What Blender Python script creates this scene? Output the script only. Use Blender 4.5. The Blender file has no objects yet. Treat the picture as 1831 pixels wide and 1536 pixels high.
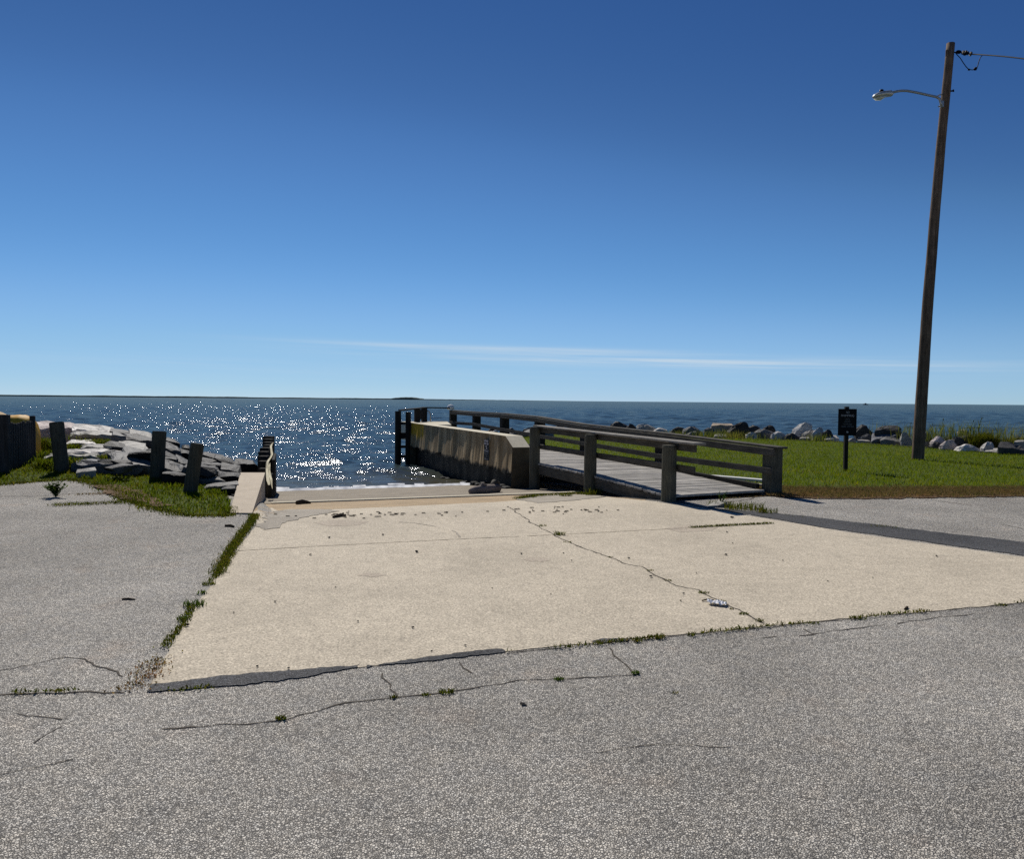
import bpy, bmesh, math, random
import numpy as np
from mathutils import Vector, Matrix, noise

S = bpy.context.scene
COL = S.collection
PI = math.pi
rad = math.radians
rng = random.Random(11)
NR = np.random.default_rng(5)

# ------------------------------------------------------------------ camera
F = 1420.0
EYE = 1.6
CAMROT = Matrix.Rotation(rad(87.9), 3, 'X') @ Matrix.Rotation(rad(0.5), 3, 'Z')
cd = bpy.data.cameras.new('camera')
cam = bpy.data.objects.new('camera', cd)
COL.objects.link(cam)
S.camera = cam
cd.sensor_width = 36
cd.lens = F / 1831 * 36
cd.clip_start = 0.05
cd.clip_end = 40000
cam.matrix_world = Matrix.Translation((0, 0, EYE)) @ CAMROT.to_4x4()


def ray(px, py):
    return CAMROT @ Vector(((px - 915.5) / F, -(py - 768) / F, -1))


def at_z(px, py, z=0.0):
    v = ray(px, py)
    t = (z - EYE) / v.z
    return Vector((v.x * t, v.y * t, z))


def at_y(px, py, Y):
    v = ray(px, py)
    t = Y / v.y
    return Vector((v.x * t, Y, EYE + v.z * t))


# ------------------------------------------------------------------ ramp frame: s runs down the ramp, o across it
OX, OY = 2.54, 12.7
ANG = rad(20.66)
US = (-math.sin(ANG), math.cos(ANG))
UO = (math.cos(ANG), math.sin(ANG))
WATER = -0.70


def P(s, o, z=0.0):
    return Vector((OX + US[0] * s + UO[0] * o, OY + US[1] * s + UO[1] * o, z))


def so(x, y):
    dx, dy = x - OX, y - OY
    return dx * US[0] + dy * US[1], dx * UO[0] + dy * UO[1]


LAND = np.array([(-600, -600), (120, -600), (60, -130), (35, -60), (20, -24), (14, -13.5), (9.6, -6.3), (9.5, 2.3), (20.5, 2.35),
                 (23.6, 6), (24.6, 12), (19.4, 13.4), (15.1, 17.5), (6.7, 17.2), (0, 24), (-10, 45), (-60, 200), (-200, 600), (-600, 600)], float)


def outside_dist(s, o):
    s = np.asarray(s, float)
    o = np.asarray(o, float)
    d = np.full(s.shape, 1e9)
    inside = np.zeros(s.shape, bool)
    n = len(LAND)
    for i in range(n):
        a = LAND[i]
        b = LAND[(i + 1) % n]
        e = b - a
        L2 = (e ** 2).sum()
        t = np.clip(((s - a[0]) * e[0] + (o - a[1]) * e[1]) / L2, 0, 1)
        d = np.minimum(d, np.hypot(s - a[0] - t * e[0], o - a[1] - t * e[1]))
        c = ((a[1] > o) != (b[1] > o))
        with np.errstate(divide='ignore', invalid='ignore'):
            xi = a[0] + (o - a[1]) * e[0] / (e[1] if e[1] != 0 else 1e-9)
        inside ^= (c & (s < xi))
    return np.where(inside, 0.0, d)


def Hso(s, o):
    s = np.asarray(s, float)
    o = np.asarray(o, float)
    od = outside_dist(s, o)
    # bank under the stones beside the ramp
    t = np.clip((-6.3 - o) / 7.2, 0, 1)
    sf, sc, zc = 2.2 + 4.3 * t, 9.3 + 4.9 * t, -0.3 + 1.02 * t
    k = np.clip((s - sf) / (sc - sf), 0, 1)
    edge = np.where(o < -6.3, k * zc, 0.0)
    land = edge + np.where(o < -6.3, np.where(od > 0, -0.42 * od, 0), -0.42 * od)
    land = np.maximum(land, -3.0)
    ch = np.maximum(-0.075 * np.maximum(s, 0), -3.0)
    w = np.clip((o + 6.35) / 0.25, 0, 1) * np.clip((2.30 - o) / 0.15, 0, 1)
    return land * (1 - w) + ch * w


def Hxy(x, y):
    s, o = so(x, y)
    return float(Hso(np.array([s]), np.array([o]))[0])


def at_ground(px, py, lift=0.0):
    z = 0.0
    for _ in range(25):
        p = at_z(px, py, z)
        z = 0.5 * z + 0.5 * (Hxy(p.x, p.y) + lift)
    p = at_z(px, py, z)
    return p


# ------------------------------------------------------------------ materials
class NT:
    def __init__(self, name):
        self.m = bpy.data.materials.new(name)
        self.m.use_nodes = True
        self.t = self.m.node_tree
        self.b = self.t.nodes['Principled BSDF']
        self.b.inputs['Specular IOR Level'].default_value = 0.08
        self.out = self.t.nodes['Material Output']

    def n(self, kind, **kw):
        x = self.t.nodes.new('ShaderNode' + kind)
        for k, v in kw.items():
            if hasattr(x, k):
                setattr(x, k, v)
            else:
                x.inputs[k].default_value = v
        return x

    def l(self, a, b):
        self.t.links.new(a, b)

    def coord(self, kind='Object', scale=(1, 1, 1)):
        c = self.n('TexCoord')
        m = self.n('Mapping')
        m.inputs['Scale'].default_value = scale
        self.l(c.outputs[kind], m.inputs['Vector'])
        return m.outputs[0]

    def noise(self, vec, scale, detail=4, rough=0.55, dist=0.0):
        x = self.n('TexNoise')
        x.inputs['Scale'].default_value = scale
        x.inputs['Detail'].default_value = detail
        x.inputs['Roughness'].default_value = rough
        x.inputs['Distortion'].default_value = dist
        self.l(vec, x.inputs['Vector'])
        return x.outputs['Fac']

    def vor(self, vec, scale, feature='F1'):
        x = self.n('TexVoronoi')
        x.feature = feature
        x.inputs['Scale'].default_value = scale
        self.l(vec, x.inputs['Vector'])
        return x

    def ramp(self, fac, stops):
        r = self.n('ValToRGB')
        el = r.color_ramp.elements
        while len(el) > 1:
            el.remove(el[-1])
        for i, (p, c) in enumerate(stops):
            e = el[0] if i == 0 else el.new(p)
            e.position = p
            e.color = (c[0], c[1], c[2], 1) if isinstance(c, tuple) else (c, c, c, 1)
        self.l(fac, r.inputs[0])
        return r.outputs['Color']

    def mix(self, fac, a, b, mode='MIX'):
        x = self.n('Mix')
        x.data_type = 'RGBA'
        x.blend_type = mode
        for v, s in ((fac, x.inputs[0]), (a, x.inputs[6]), (b, x.inputs[7])):
            if isinstance(v, (int, float)):
                s.default_value = v
            elif isinstance(v, tuple):
                s.default_value = (v[0], v[1], v[2], 1)
            else:
                self.l(v, s)
        return x.outputs[2]

    def math(self, op, a, b=0.0, clamp=False):
        x = self.n('Math')
        x.operation = op
        x.use_clamp = clamp
        for v, s in ((a, x.inputs[0]), (b, x.inputs[1])):
            if isinstance(v, (int, float)):
                s.default_value = v
            else:
                self.l(v, s)
        return x.outputs[0]

    def bump(self, h, strength, dist):
        x = self.n('Bump')
        x.inputs['Strength'].default_value = strength
        x.inputs['Distance'].default_value = dist
        self.l(h, x.inputs['Height'])
        self.l(x.outputs[0], self.b.inputs['Normal'])
        return x

    def base(self, c):
        if isinstance(c, tuple):
            self.b.inputs['Base Color'].default_value = (c[0], c[1], c[2], 1)
        else:
            self.l(c, self.b.inputs['Base Color'])

    def rough(self, r):
        self.b.inputs['Roughness'].default_value = r


def stone_pave(name, k, tint, dark=0.03, scale=78, patch=0.25, bump=0.9):
    """chip-seal asphalt: stones in a dark binder"""
    t = NT(name)
    v = t.coord('Object')
    cells = t.vor(v, scale)
    edge = t.vor(v, scale, 'DISTANCE_TO_EDGE')
    sep = t.n('SeparateColor')
    t.l(cells.outputs['Color'], sep.inputs[0])
    stone = t.ramp(sep.outputs[0], [(0, tuple(k * 0.42 * c for c in tint)), (0.45, tuple(k * 0.95 * c for c in tint)), (0.9, tuple(k * 1.35 * c for c in tint)),
                                    (0.985, tuple(min(.8, k * 1.7) * c for c in tint)), (1, tuple(min(.85, k * 2.2) * c for c in tint))])
    warm = t.mix(t.math('MULTIPLY', sep.outputs[1], 0.22), stone, (1.1, 0.98, 0.86), 'MULTIPLY')
    gap = t.ramp(edge.outputs['Distance'], [(0.0, 0.0), (0.19, 1.0)])
    c = t.mix(gap, (dark * 1.25, dark * 1.2, dark * 1.15), warm)
    fine = t.noise(v, 260, 2)
    c = t.mix(0.75, c, t.ramp(fine, [(0.3, 0.5), (0.7, 1.4)]), 'MULTIPLY')
    lane = t.noise(t.coord('Object', (0.5, 0.09, 1)), 1.0, 3, 0.5)
    c = t.mix(0.7, c, t.ramp(lane, [(0.35, 0.86), (0.65, 1.1)]), 'MULTIPLY')
    oil = t.noise(v, 1.15, 2, 0.5, 0.8)
    c = t.mix(t.ramp(oil, [(0.66, 0.0), (0.74, 0.35)]), c, (0.6, 0.6, 0.6), 'MULTIPLY')
    big = t.noise(v, 0.55, 5, 0.6)
    c = t.mix(1.0, c, t.ramp(big, [(0.3, 1.0 - patch), (0.7, 1.0 + patch * 0.5)]), 'MULTIPLY')
    mid = t.noise(v, 7, 4, 0.65)
    c = t.mix(0.6, c, t.ramp(mid, [(0.3, (0.82, 0.83, 0.86)), (0.72, (1.12, 1.08, 1.03))]), 'MULTIPLY')
    pink = t.noise(v, 1.7, 3, 0.6)
    c = t.mix(t.ramp(pink, [(0.58, 0.0), (0.74, 0.45)]), c, (1.1, 0.97, 0.88), 'MULTIPLY')
    t.base(c)
    t.rough(0.85)
    t.bump(t.math('ADD', t.math('MULTIPLY', gap, 0.6), t.math('MULTIPLY', fine, 0.5)), bump, 0.006)
    return t.m


def concrete(name, col, var=0.2, scale=1.0, speck=0.5, grad=None, rough=0.85):
    t = NT(name)
    v = t.coord('Object')
    big = t.noise(v, 0.7 * scale, 6, 0.6, 0.4)
    mid = t.noise(v, 6 * scale, 5, 0.65)
    fine = t.noise(v, 70, 4, 0.75)
    sp = t.vor(v, 120)
    sep = t.n('SeparateColor')
    t.l(sp.outputs['Color'], sep.inputs[0])
    c = t.ramp(big, [(0.25, tuple(x * (1 - var) for x in col)), (0.5, col), (0.75, tuple(x * (1 + var * 0.6) for x in col))])
    c = t.mix(0.7, c, t.ramp(mid, [(0.3, 0.86), (0.7, 1.12)]), 'MULTIPLY')
    c = t.mix(speck, c, t.ramp(fine, [(0.3, 0.45), (0.5, 1.0), (0.7, 1.5)]), 'MULTIPLY')
    c = t.mix(speck * 0.8, c, t.ramp(sep.outputs[0], [(0.0, 0.55), (0.12, 0.9), (0.85, 1.05), (1.0, 1.5)]), 'MULTIPLY')
    stain = t.noise(v, 2.3 * scale, 3, 0.5, 1.0)
    c = t.mix(t.ramp(stain, [(0.62, 0.0), (0.72, 0.28)]), c, (0.72, 0.72, 0.74), 'MULTIPLY')
    t.base(c)
    t.rough(rough)
    t.bump(t.math('ADD', fine, t.math('MULTIPLY', mid, 0.6)), 0.5, 0.004)
    return t.m


def wood(name, c0, c1, axis=2, scale=1.0, rough=0.85, streak=1.0):
    t = NT(name)
    sc = [14 * scale, 14 * scale, 14 * scale]
    sc[axis] = 0.7 * scale
    v = t.coord('Object', tuple(sc))
    v2 = t.coord('Object')
    g = t.noise(v, 2.2, 6, 0.7, 0.6)
    g2 = t.noise(v, 7.5, 3, 0.6)
    pat = t.noise(v2, 2.4, 4, 0.6)
    c = t.ramp(g, [(0.25, c0), (0.75, c1)])
    c = t.mix(0.75 * streak, c, t.ramp(g2, [(0.34, 0.42), (0.52, 1.0), (0.75, 1.25)]), 'MULTIPLY')
    c = t.mix(0.7, c, t.ramp(pat, [(0.3, 0.62), (0.7, 1.25)]), 'MULTIPLY')
    t.base(c)
    t.rough(rough)
    t.bump(t.math('ADD', g, t.math('MULTIPLY', g2, 0.7)), 0.7, 0.01)
    return t.m


def grass_mat(name, cols, trans=0.55, tint=(1.25, 1.2, 0.35)):
    t = NT(name)
    geo = t.n('NewGeometry')
    v = t.coord('Object')
    pat = t.noise(v, 0.8, 4, 0.6)
    c = t.ramp(geo.outputs['Random Per Island'], [(i / (len(cols) - 1), c) for i, c in enumerate(cols)])
    c = t.mix(0.8, c, t.ramp(pat, [(0.3, (0.7, 0.78, 0.75)), (0.55, (1.05, 1.05, 0.95)), (0.72, (1.55, 1.15, 1.2))]), 'MULTIPLY')
    d = t.n('BsdfDiffuse')
    tr = t.n('BsdfTranslucent')
    t.l(c, d.inputs['Color'])
    t.l(t.mix(1.0, c, tint, 'MULTIPLY'), tr.inputs['Color'])
    mx = t.n('MixShader')
    mx.inputs[0].default_value = trans
    t.l(d.outputs[0], mx.inputs[1])
    t.l(tr.outputs[0], mx.inputs[2])
    t.l(mx.outputs[0], t.out.inputs['Surface'])
    t.t.nodes.remove(t.b)
    return t.m


def plain(name, col, rough=0.7, var=0.25, scale=12, metal=0.0, bump=0.2):
    t = NT(name)
    v = t.coord('Object')
    f = t.noise(v, scale, 5, 0.6)
    t.base(t.ramp(f, [(0.25, tuple(x * (1 - var) for x in col)), (0.75, tuple(x * (1 + var) for x in col))]))
    t.rough(rough)
    t.b.inputs['Metallic'].default_value = metal
    t.bump(f, bump, 0.01)
    return t.m


def rock_mat():
    t = NT('riprap_stone')
    v = t.coord('Object')
    oi = t.n('ObjectInfo')
    str_v = t.coord('Object', (1.2, 1.2, 7))
    lay = t.noise(str_v, 1.6, 5, 0.65, 0.7)
    big = t.noise(v, 2.0, 5, 0.65)
    fine = t.noise(v, 26, 4, 0.7)
    c = t.mix(0.85, oi.outputs['Color'], t.ramp(big, [(0.28, 0.55), (0.5, 0.95), (0.72, 1.35)]), 'MULTIPLY')
    c = t.mix(0.8, c, t.ramp(lay, [(0.36, 0.5), (0.5, 1.0), (0.66, 1.3)]), 'MULTIPLY')
    c = t.mix(0.7, c, t.ramp(fine, [(0.3, 0.6), (0.7, 1.35)]), 'MULTIPLY')
    rust = t.noise(v, 1.3, 3)
    c = t.mix(t.ramp(rust, [(0.55, 0.0), (0.7, 0.4)]), c, (1.1, 0.88, 0.7), 'MULTIPLY')
    t.base(c)
    t.rough(0.6)
    t.bump(t.math('ADD', t.math('MULTIPLY', lay, 1.2), t.math('MULTIPLY', fine, 0.45)), 0.8, 0.04)
    return t.m


M = {}
M['asphalt'] = stone_pave('chip_seal_asphalt', 0.64, (1.0, 0.955, 0.845), dark=0.075, scale=98)
M['tar'] = stone_pave('dark_patch_asphalt', 0.125, (0.97, 1.0, 1.04), dark=0.03, scale=110, patch=0.45, bump=0.5)
M['slab'] = concrete('beige_concrete', (0.482, 0.422, 0.325), 0.16, 1.0, 1.0)
M['ramp_wall'] = concrete('ramp_wall_concrete', (0.47, 0.40, 0.305), 0.12, 1.0, 0.45)
M['cap'] = concrete('wall_cap_concrete', (0.55, 0.50, 0.38), 0.15, 1.0, 0.4)
M['sand'] = concrete('orange_sand', (0.36, 0.27, 0.165), 0.25, 2.0, 0.9)
M['pebbles'] = concrete('grey_pebbly_sand', (0.25, 0.215, 0.165), 0.25, 3.0, 1.0)
M['silt'] = concrete('grey_silt', (0.32, 0.285, 0.23), 0.25, 3.0, 0.9)
M['soil'] = plain('brown_soil', (0.085, 0.07, 0.03), 0.95, 0.5, 7)
M['grass_soil'] = plain('grassy_soil', (0.055, 0.075, 0.009), 0.95, 0.5, 5)
M['dead_soil'] = plain('dead_grass_soil', (0.12, 0.075, 0.04), 0.95, 0.45, 9)
M['crack'] = plain('crack_dirt', (0.085, 0.074, 0.06), 0.95, 0.4, 20)
M['joint'] = plain('joint_dirt', (0.2, 0.165, 0.115), 0.95, 0.3, 20)
M['rubble'] = plain('dark_rubble', (0.05, 0.05, 0.048), 0.9, 0.6, 6, bump=0.8)
M['rock'] = rock_mat()
M['pile'] = wood('weathered_pile_wood', (0.055, 0.054, 0.04), (0.14, 0.134, 0.10))
M['dark_pile'] = wood('dark_marine_wood', (0.014, 0.013, 0.011), (0.045, 0.041, 0.034))
M['bollard'] = wood('bollard_wood', (0.04, 0.038, 0.027), (0.11, 0.102, 0.076))
M['plank'] = wood('grey_deck_planks', (0.24, 0.225, 0.20), (0.50, 0.475, 0.43), 0)
M['rail'] = wood('grey_rail_timber', (0.045, 0.041, 0.033), (0.13, 0.118, 0.095), 0)  # tone lowered to hold the shade on board faces and stringers
M['cap_rail'] = wood('grey_rail_cap', (0.16, 0.15, 0.13), (0.36, 0.335, 0.29), 0)  # lighter copy of the rail timber, sunlight on the cap put into the colour
M['fence'] = wood('dark_fence_wood', (0.02, 0.019, 0.018), (0.065, 0.062, 0.06))
M['utility'] = wood('creosote_pole_wood', (0.06, 0.038, 0.024), (0.23, 0.165, 0.12), 2, 0.6, streak=1.0)
M['driftwood'] = wood('driftwood', (0.16, 0.13, 0.11), (0.36, 0.30, 0.26), 0)
M['white_strip'] = None
M['white_board'] = plain('white_painted_board', (0.75, 0.74, 0.70), 0.6, 0.1, 9)
M['board'] = plain('pale_board', (0.55, 0.48, 0.3), 0.7, 0.2, 9)
M['metal'] = plain('galvanised_metal', (0.30, 0.31, 0.32), 0.45, 0.2, 20, 0.7)
M['lamp_metal'] = plain('lamp_housing_metal', (0.42, 0.43, 0.42), 0.4, 0.15, 20, 0.5)
M['black'] = plain('black_plastic', (0.012, 0.012, 0.013), 0.5, 0.2, 20)
M['lens'] = plain('lamp_lens', (0.45, 0.47, 0.40), 0.3, 0.1, 20)
M['sign'] = plain('black_sign_panel', (0.008, 0.008, 0.009), 0.6, 0.2, 20, bump=0.02)
M['letter'] = plain('dull_white_lettering', (0.42, 0.38, 0.37), 0.7, 0.1, 30, bump=0.02)
M['letter_dim'] = plain('dim_grey_lettering', (0.17, 0.165, 0.17), 0.7, 0.1, 30, bump=0.02)
M['insulator'] = plain('dark_blue_insulator', (0.004, 0.004, 0.012), 0.6, 0.2, 20)
M['wire'] = plain('black_cable', (0.003, 0.004, 0.006), 0.6, 0.2, 20)
M['tarp'] = plain('yellow_tarp', (0.50, 0.27, 0.03), 0.6, 0.3, 5, bump=0.5)
M['tan'] = plain('tan_canvas', (0.55, 0.40, 0.22), 0.8, 0.2, 5, bump=0.5)
M['foam'] = plain('white_foam', (0.85, 0.86, 0.86), 0.8, 0.06, 9, bump=0.6)
M['pebble'] = plain('dark_pebble', (0.075, 0.066, 0.055), 0.8, 0.4, 30)
M['plastic'] = plain('white_litter', (0.75, 0.75, 0.76), 0.5, 0.1, 14)
M['twig'] = plain('dark_twig', (0.06, 0.045, 0.03), 0.9, 0.3, 20)
M['tree_far'] = plain('far_trees', (0.085, 0.11, 0.095), 1.0, 0.4, 0.02, bump=0.0)
M['boat'] = plain('boat_paint', (0.08, 0.09, 0.10), 0.6, 0.2, 1)
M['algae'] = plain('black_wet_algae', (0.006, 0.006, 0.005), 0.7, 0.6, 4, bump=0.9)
M['lawn_blade'] = grass_mat('lawn_grass', [(0.088, 0.135, 0.008), (0.13, 0.18, 0.011), (0.098, 0.145, 0.009), (0.18, 0.195, 0.03), (0.105, 0.157, 0.010)], 0.45)
M['verge_blade'] = grass_mat('verge_grass', [(0.055, 0.085, 0.010), (0.085, 0.115, 0.014), (0.06, 0.09, 0.010), (0.13, 0.115, 0.03)])
M['dead_blade'] = grass_mat('dead_grass', [(0.17, 0.115, 0.06), (0.26, 0.185, 0.105), (0.10, 0.07, 0.038), (0.11, 0.12, 0.025), (0.19, 0.125, 0.065)], 0.35, (1.2, 1.1, .8))
M['weed'] = grass_mat('weed_blades', [(0.06, 0.085, 0.014), (0.10, 0.11, 0.022), (0.04, 0.062, 0.010), (0.16, 0.13, 0.045)], 0.45)
M['leafy'] = grass_mat('weed_leaves', [(0.055, 0.095, 0.03), (0.085, 0.13, 0.045), (0.045, 0.075, 0.025)], 0.45)
M['reed'] = grass_mat('reed_blades', [(0.10, 0.13, 0.05), (0.15, 0.17, 0.08), (0.08, 0.11, 0.035), (0.2, 0.19, 0.11)], 0.45)


M['white_strip'] = grass_mat('bleached_strip', [(0.62, 0.58, 0.50), (0.7, 0.66, 0.58)], 0.62, (1.1, 1.07, 1.0))


def wall_face_mat():
    t = NT('stained_wall_concrete')
    v = t.coord('Object')
    vs = t.coord('Object', (5, 5, 0.35))
    st = t.noise(vs, 1.1, 5, 0.65, 0.3)
    fine = t.noise(v, 40, 4, 0.7)
    big = t.noise(v, 0.9, 3)
    c = t.ramp(st, [(0.28, (0.13, 0.088, 0.045)), (0.5, (0.27, 0.20, 0.115)), (0.7, (0.50, 0.39, 0.245))])
    c = t.mix(0.6, c, t.ramp(fine, [(0.3, 0.7), (0.7, 1.2)]), 'MULTIPLY')
    c = t.mix(0.7, c, t.ramp(big, [(0.3, (0.7, 0.72, 0.7)), (0.7, (1.15, 1.1, 1.0))]), 'MULTIPLY')
    # ochre lichen stain near the seaward end, tide line at the bottom
    at = t.n('Attribute')
    at.attribute_name = 'ochre'
    c = t.mix(at.outputs['Fac'], c, (0.46, 0.27, 0.02))
    at2 = t.n('Attribute')
    at2.attribute_name = 'tide'
    c = t.mix(at2.outputs['Fac'], c, (0.012, 0.012, 0.009))
    t.base(c)
    t.rough(0.85)
    t.bump(t.math('ADD', st, t.math('MULTIPLY', fine, 0.3)), 0.55, 0.02)
    return t.m


M['wall_face'] = wall_face_mat()
M['wall_end'] = plain('stained_shaded_concrete', (0.085, 0.07, 0.045), 0.9, 0.4, 5)  # wall ends: stained, and darkened further with their shade in the colour


def water_mat():
    t = NT('sea_water')
    geo = t.n('NewGeometry')
    v = geo.outputs['Position']
    mp = t.n('Mapping')
    mp.inputs['Scale'].default_value = (1.0, 1.5, 1.0)
    t.l(v, mp.inputs['Vector'])
    a = t.noise(mp.outputs[0], 4.0, 5, 0.6)
    b = t.noise(mp.outputs[0], 0.6, 4, 0.6)
    at = t.n('Attribute')
    at.attribute_name = 'shallow'
    big = t.noise(v, 0.03, 3)
    deep = t.ramp(big, [(0.35, (0.022, 0.042, 0.050)), (0.65, (0.030, 0.052, 0.058))])
    c = t.mix(at.outputs['Fac'], deep, (0.060, 0.052, 0.030))
    off = t.n('Attribute')
    off.attribute_name = 'offshore'
    h = t.math('ADD', t.math('MULTIPLY', a, 0.31), t.math('MULTIPLY', b, .8))
    h = t.math('MULTIPLY', h, t.math('ADD', t.math('MULTIPLY', off.outputs['Fac'], 1.5), 1.0))
    bp = t.n('Bump')
    bp.inputs['Strength'].default_value = 0.52
    bp.inputs['Distance'].default_value = 0.20
    t.l(h, bp.inputs['Height'])
    # wave-averaged reflectance of a rough sea: Fresnel, limited at grazing angles
    df = t.n('BsdfDiffuse')
    t.l(c, df.inputs['Color'])
    gl = t.n('BsdfGlossy')
    gl.inputs['Roughness'].default_value = 0.06
    gl.inputs['Color'].default_value = (1, 1, 1, 1)
    fr = t.n('Fresnel')
    fr.inputs['IOR'].default_value = 1.33
    t.l(bp.outputs[0], gl.inputs['Normal'])
    t.l(bp.outputs[0], fr.inputs['Normal'])
    ms = t.n('MixShader')
    t.l(t.math('MINIMUM', fr.outputs[0], 0.26), ms.inputs[0])
    t.l(df.outputs[0], ms.inputs[1])
    t.l(gl.outputs[0], ms.inputs[2])
    t.l(ms.outputs[0], t.out.inputs['Surface'])
    t.t.nodes.remove(t.b)
    return t.m


M['water'] = water_mat()

# ------------------------------------------------------------------ object helpers


def link(name, me, mat=None, parent=None, smooth=False):
    o = bpy.data.objects.new(name, me)
    COL.objects.link(o)
    if mat is not None:
        me.materials.append(mat)
    if smooth:
        me.polygons.foreach_set('use_smooth', [True] * len(me.polygons))
    if parent is not None:
        o.parent = parent
    return o


def tag(o, label, cat, group=None):
    o['label'] = label
    o['category'] = cat
    if group:
        o['group'] = group
    return o


def thing(name, label, cat, loc, group=None):
    o = bpy.data.objects.new(name, None)
    o.empty_display_size = 0.2
    COL.objects.link(o)
    o.location = loc
    return tag(o, label, cat, group)


def mesh_np(name, verts, faces):
    me = bpy.data.meshes.new(name)
    verts = np.asarray(verts, np.float32)
    faces = np.asarray(faces, np.int32)
    nf, k = faces.shape
    me.vertices.add(len(verts))
    me.vertices.foreach_set('co', verts.ravel())
    me.loops.add(nf * k)
    me.loops.foreach_set('vertex_index', faces.ravel())
    me.polygons.add(nf)
    me.polygons.foreach_set('loop_start', np.arange(0, nf * k, k, dtype=np.int32))
    me.update(calc_edges=True)
    return me


class B:
    """collects shapes in world coordinates; build() turns them into one mesh object under its thing"""

    def __init__(self):
        self.bm = bmesh.new()

    def box(self, c, ax, ay, az, taper=1.0, bevel=0.0):
        """c centre, ax ay az half vectors"""
        c, ax, ay, az = map(Vector, (c, ax, ay, az))
        vs = []
        for k in (-1, 1):
            f = taper if k > 0 else 1.0
            for i, j in ((-1, -1), (1, -1), (1, 1), (-1, 1)):
                vs.append(self.bm.verts.new(c + ax * i * f + ay * j * f + az * k))
        fs = [(3, 2, 1, 0), (4, 5, 6, 7), (0, 1, 5, 4), (1, 2, 6, 5), (2, 3, 7, 6), (3, 0, 4, 7)]
        faces = [self.bm.faces.new([vs[i] for i in f]) for f in fs]
        if bevel:
            es = list({e for f in faces for e in f.edges})
            bmesh.ops.bevel(self.bm, geom=es, offset=bevel, segments=1, affect='EDGES', profile=0.5)
        return self

    def beam(self, a, b, w, h, up=(0, 0, 1), bevel=0.006):
        a, b = Vector(a), Vector(b)
        d = (b - a)
        L = d.length
        d.normalize()
        side = d.cross(Vector(up)).normalized()
        u = side.cross(d).normalized()
        return self.box((a + b) / 2, d * L / 2, side * w / 2, u * h / 2, 1.0, bevel)

    def tube(self, pts, radii, n=10, cap=True, jit=0.0, flat=1.0):
        pts = [Vector(p) for p in pts]
        rings = []
        pu = None
        for i, p in enumerate(pts):
            d = (pts[min(i + 1, len(pts) - 1)] - pts[max(i - 1, 0)]).normalized()
            if pu is None:
                ref = Vector((0, 0, 1)) if abs(d.z) < 0.9 else Vector((1, 0, 0))
                pu = d.cross(ref).normalized()
            s = (pu - d * pu.dot(d)).normalized()
            pu = s
            t = d.cross(s)
            r = radii[i] if isinstance(radii, (list, tuple)) else radii
            ring = []
            for k in range(n):
                a = 2 * PI * k / n
                rr = r * (1 + (rng.uniform(-jit, jit) if jit else 0))
                ring.append(self.bm.verts.new(p + s * math.cos(a) * rr + t * math.sin(a) * rr * flat))
            rings.append(ring)
        for i in range(len(rings) - 1):
            for k in range(n):
                self.bm.faces.new((rings[i][k], rings[i][(k + 1) % n], rings[i + 1][(k + 1) % n], rings[i + 1][k]))
        if cap:
            self.bm.faces.new(list(reversed(rings[0])))
            self.bm.faces.new(rings[-1])
        return self

    def poly(self, pts):
        self.bm.faces.new([self.bm.verts.new(Vector(p)) for p in pts])
        return self

    def hull(self, pts):
        vs = [self.bm.verts.new(Vector(p)) for p in pts]
        r = bmesh.ops.convex_hull(self.bm, input=vs)
        dead = [g for g in r['geom_interior'] + r['geom_unused'] if isinstance(g, bmesh.types.BMVert)]
        bmesh.ops.delete(self.bm, geom=list(set(dead)), context='VERTS')
        return self

    def build(self, name, mat, parent=None, origin=None, smooth=False, rot=None):
        bmesh.ops.recalc_face_normals(self.bm, faces=self.bm.faces[:])
        me = bpy.data.meshes.new(name)
        loc = parent.matrix_basis.translation.copy() if parent is not None else (Vector(origin) if origin is not None else Vector((0, 0, 0)))
        if parent is not None and parent.parent is not None:
            loc = loc + parent.parent.matrix_basis.translation
        self.bm.transform(Matrix.Translation(-loc))
        if rot is not None:
            self.bm.transform(rot.inverted().to_4x4())
        self.bm.to_mesh(me)
        self.bm.free()
        o = link(name, me, mat, parent, smooth)
        if smooth and smooth is not True:
            pass
        if parent is None and origin is not None:
            o.location = loc
        if rot is not None:
            o.rotation_euler = rot.to_euler()
        return o


ROT_S = Matrix((( US[0], -UO[0], 0), (US[1], -UO[1], 0), (0, 0, 1)))   # local x runs along the ramp
if ROT_S.determinant() < 0:
    ROT_S = Matrix(((US[0], UO[0], 0), (US[1], UO[1], 0), (0, 0, 1)))
ROT_O = Matrix(((UO[0], US[0], 0), (UO[1], US[1], 0), (0, 0, 1)))     # local x runs across the ramp


# ------------------------------------------------------------------ ground sheets
def axis_vals(lo, hi, flo, fhi, step, grow=1.25):
    v = list(np.arange(flo, fhi + 1e-6, step))
    st = step
    x = flo
    left = []
    while x > lo:
        st *= grow
        x -= st
        left.append(max(x, lo))
    st = step
    x = v[-1]
    right = []
    while x < hi:
        st *= grow
        x += st
        right.append(min(x, hi))
    return np.array(left[::-1] + v + right)


GS = axis_vals(-400, 60, -14, 27, 0.25)
GO = axis_vals(-400, 400, -26, 22, 0.25)


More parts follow.
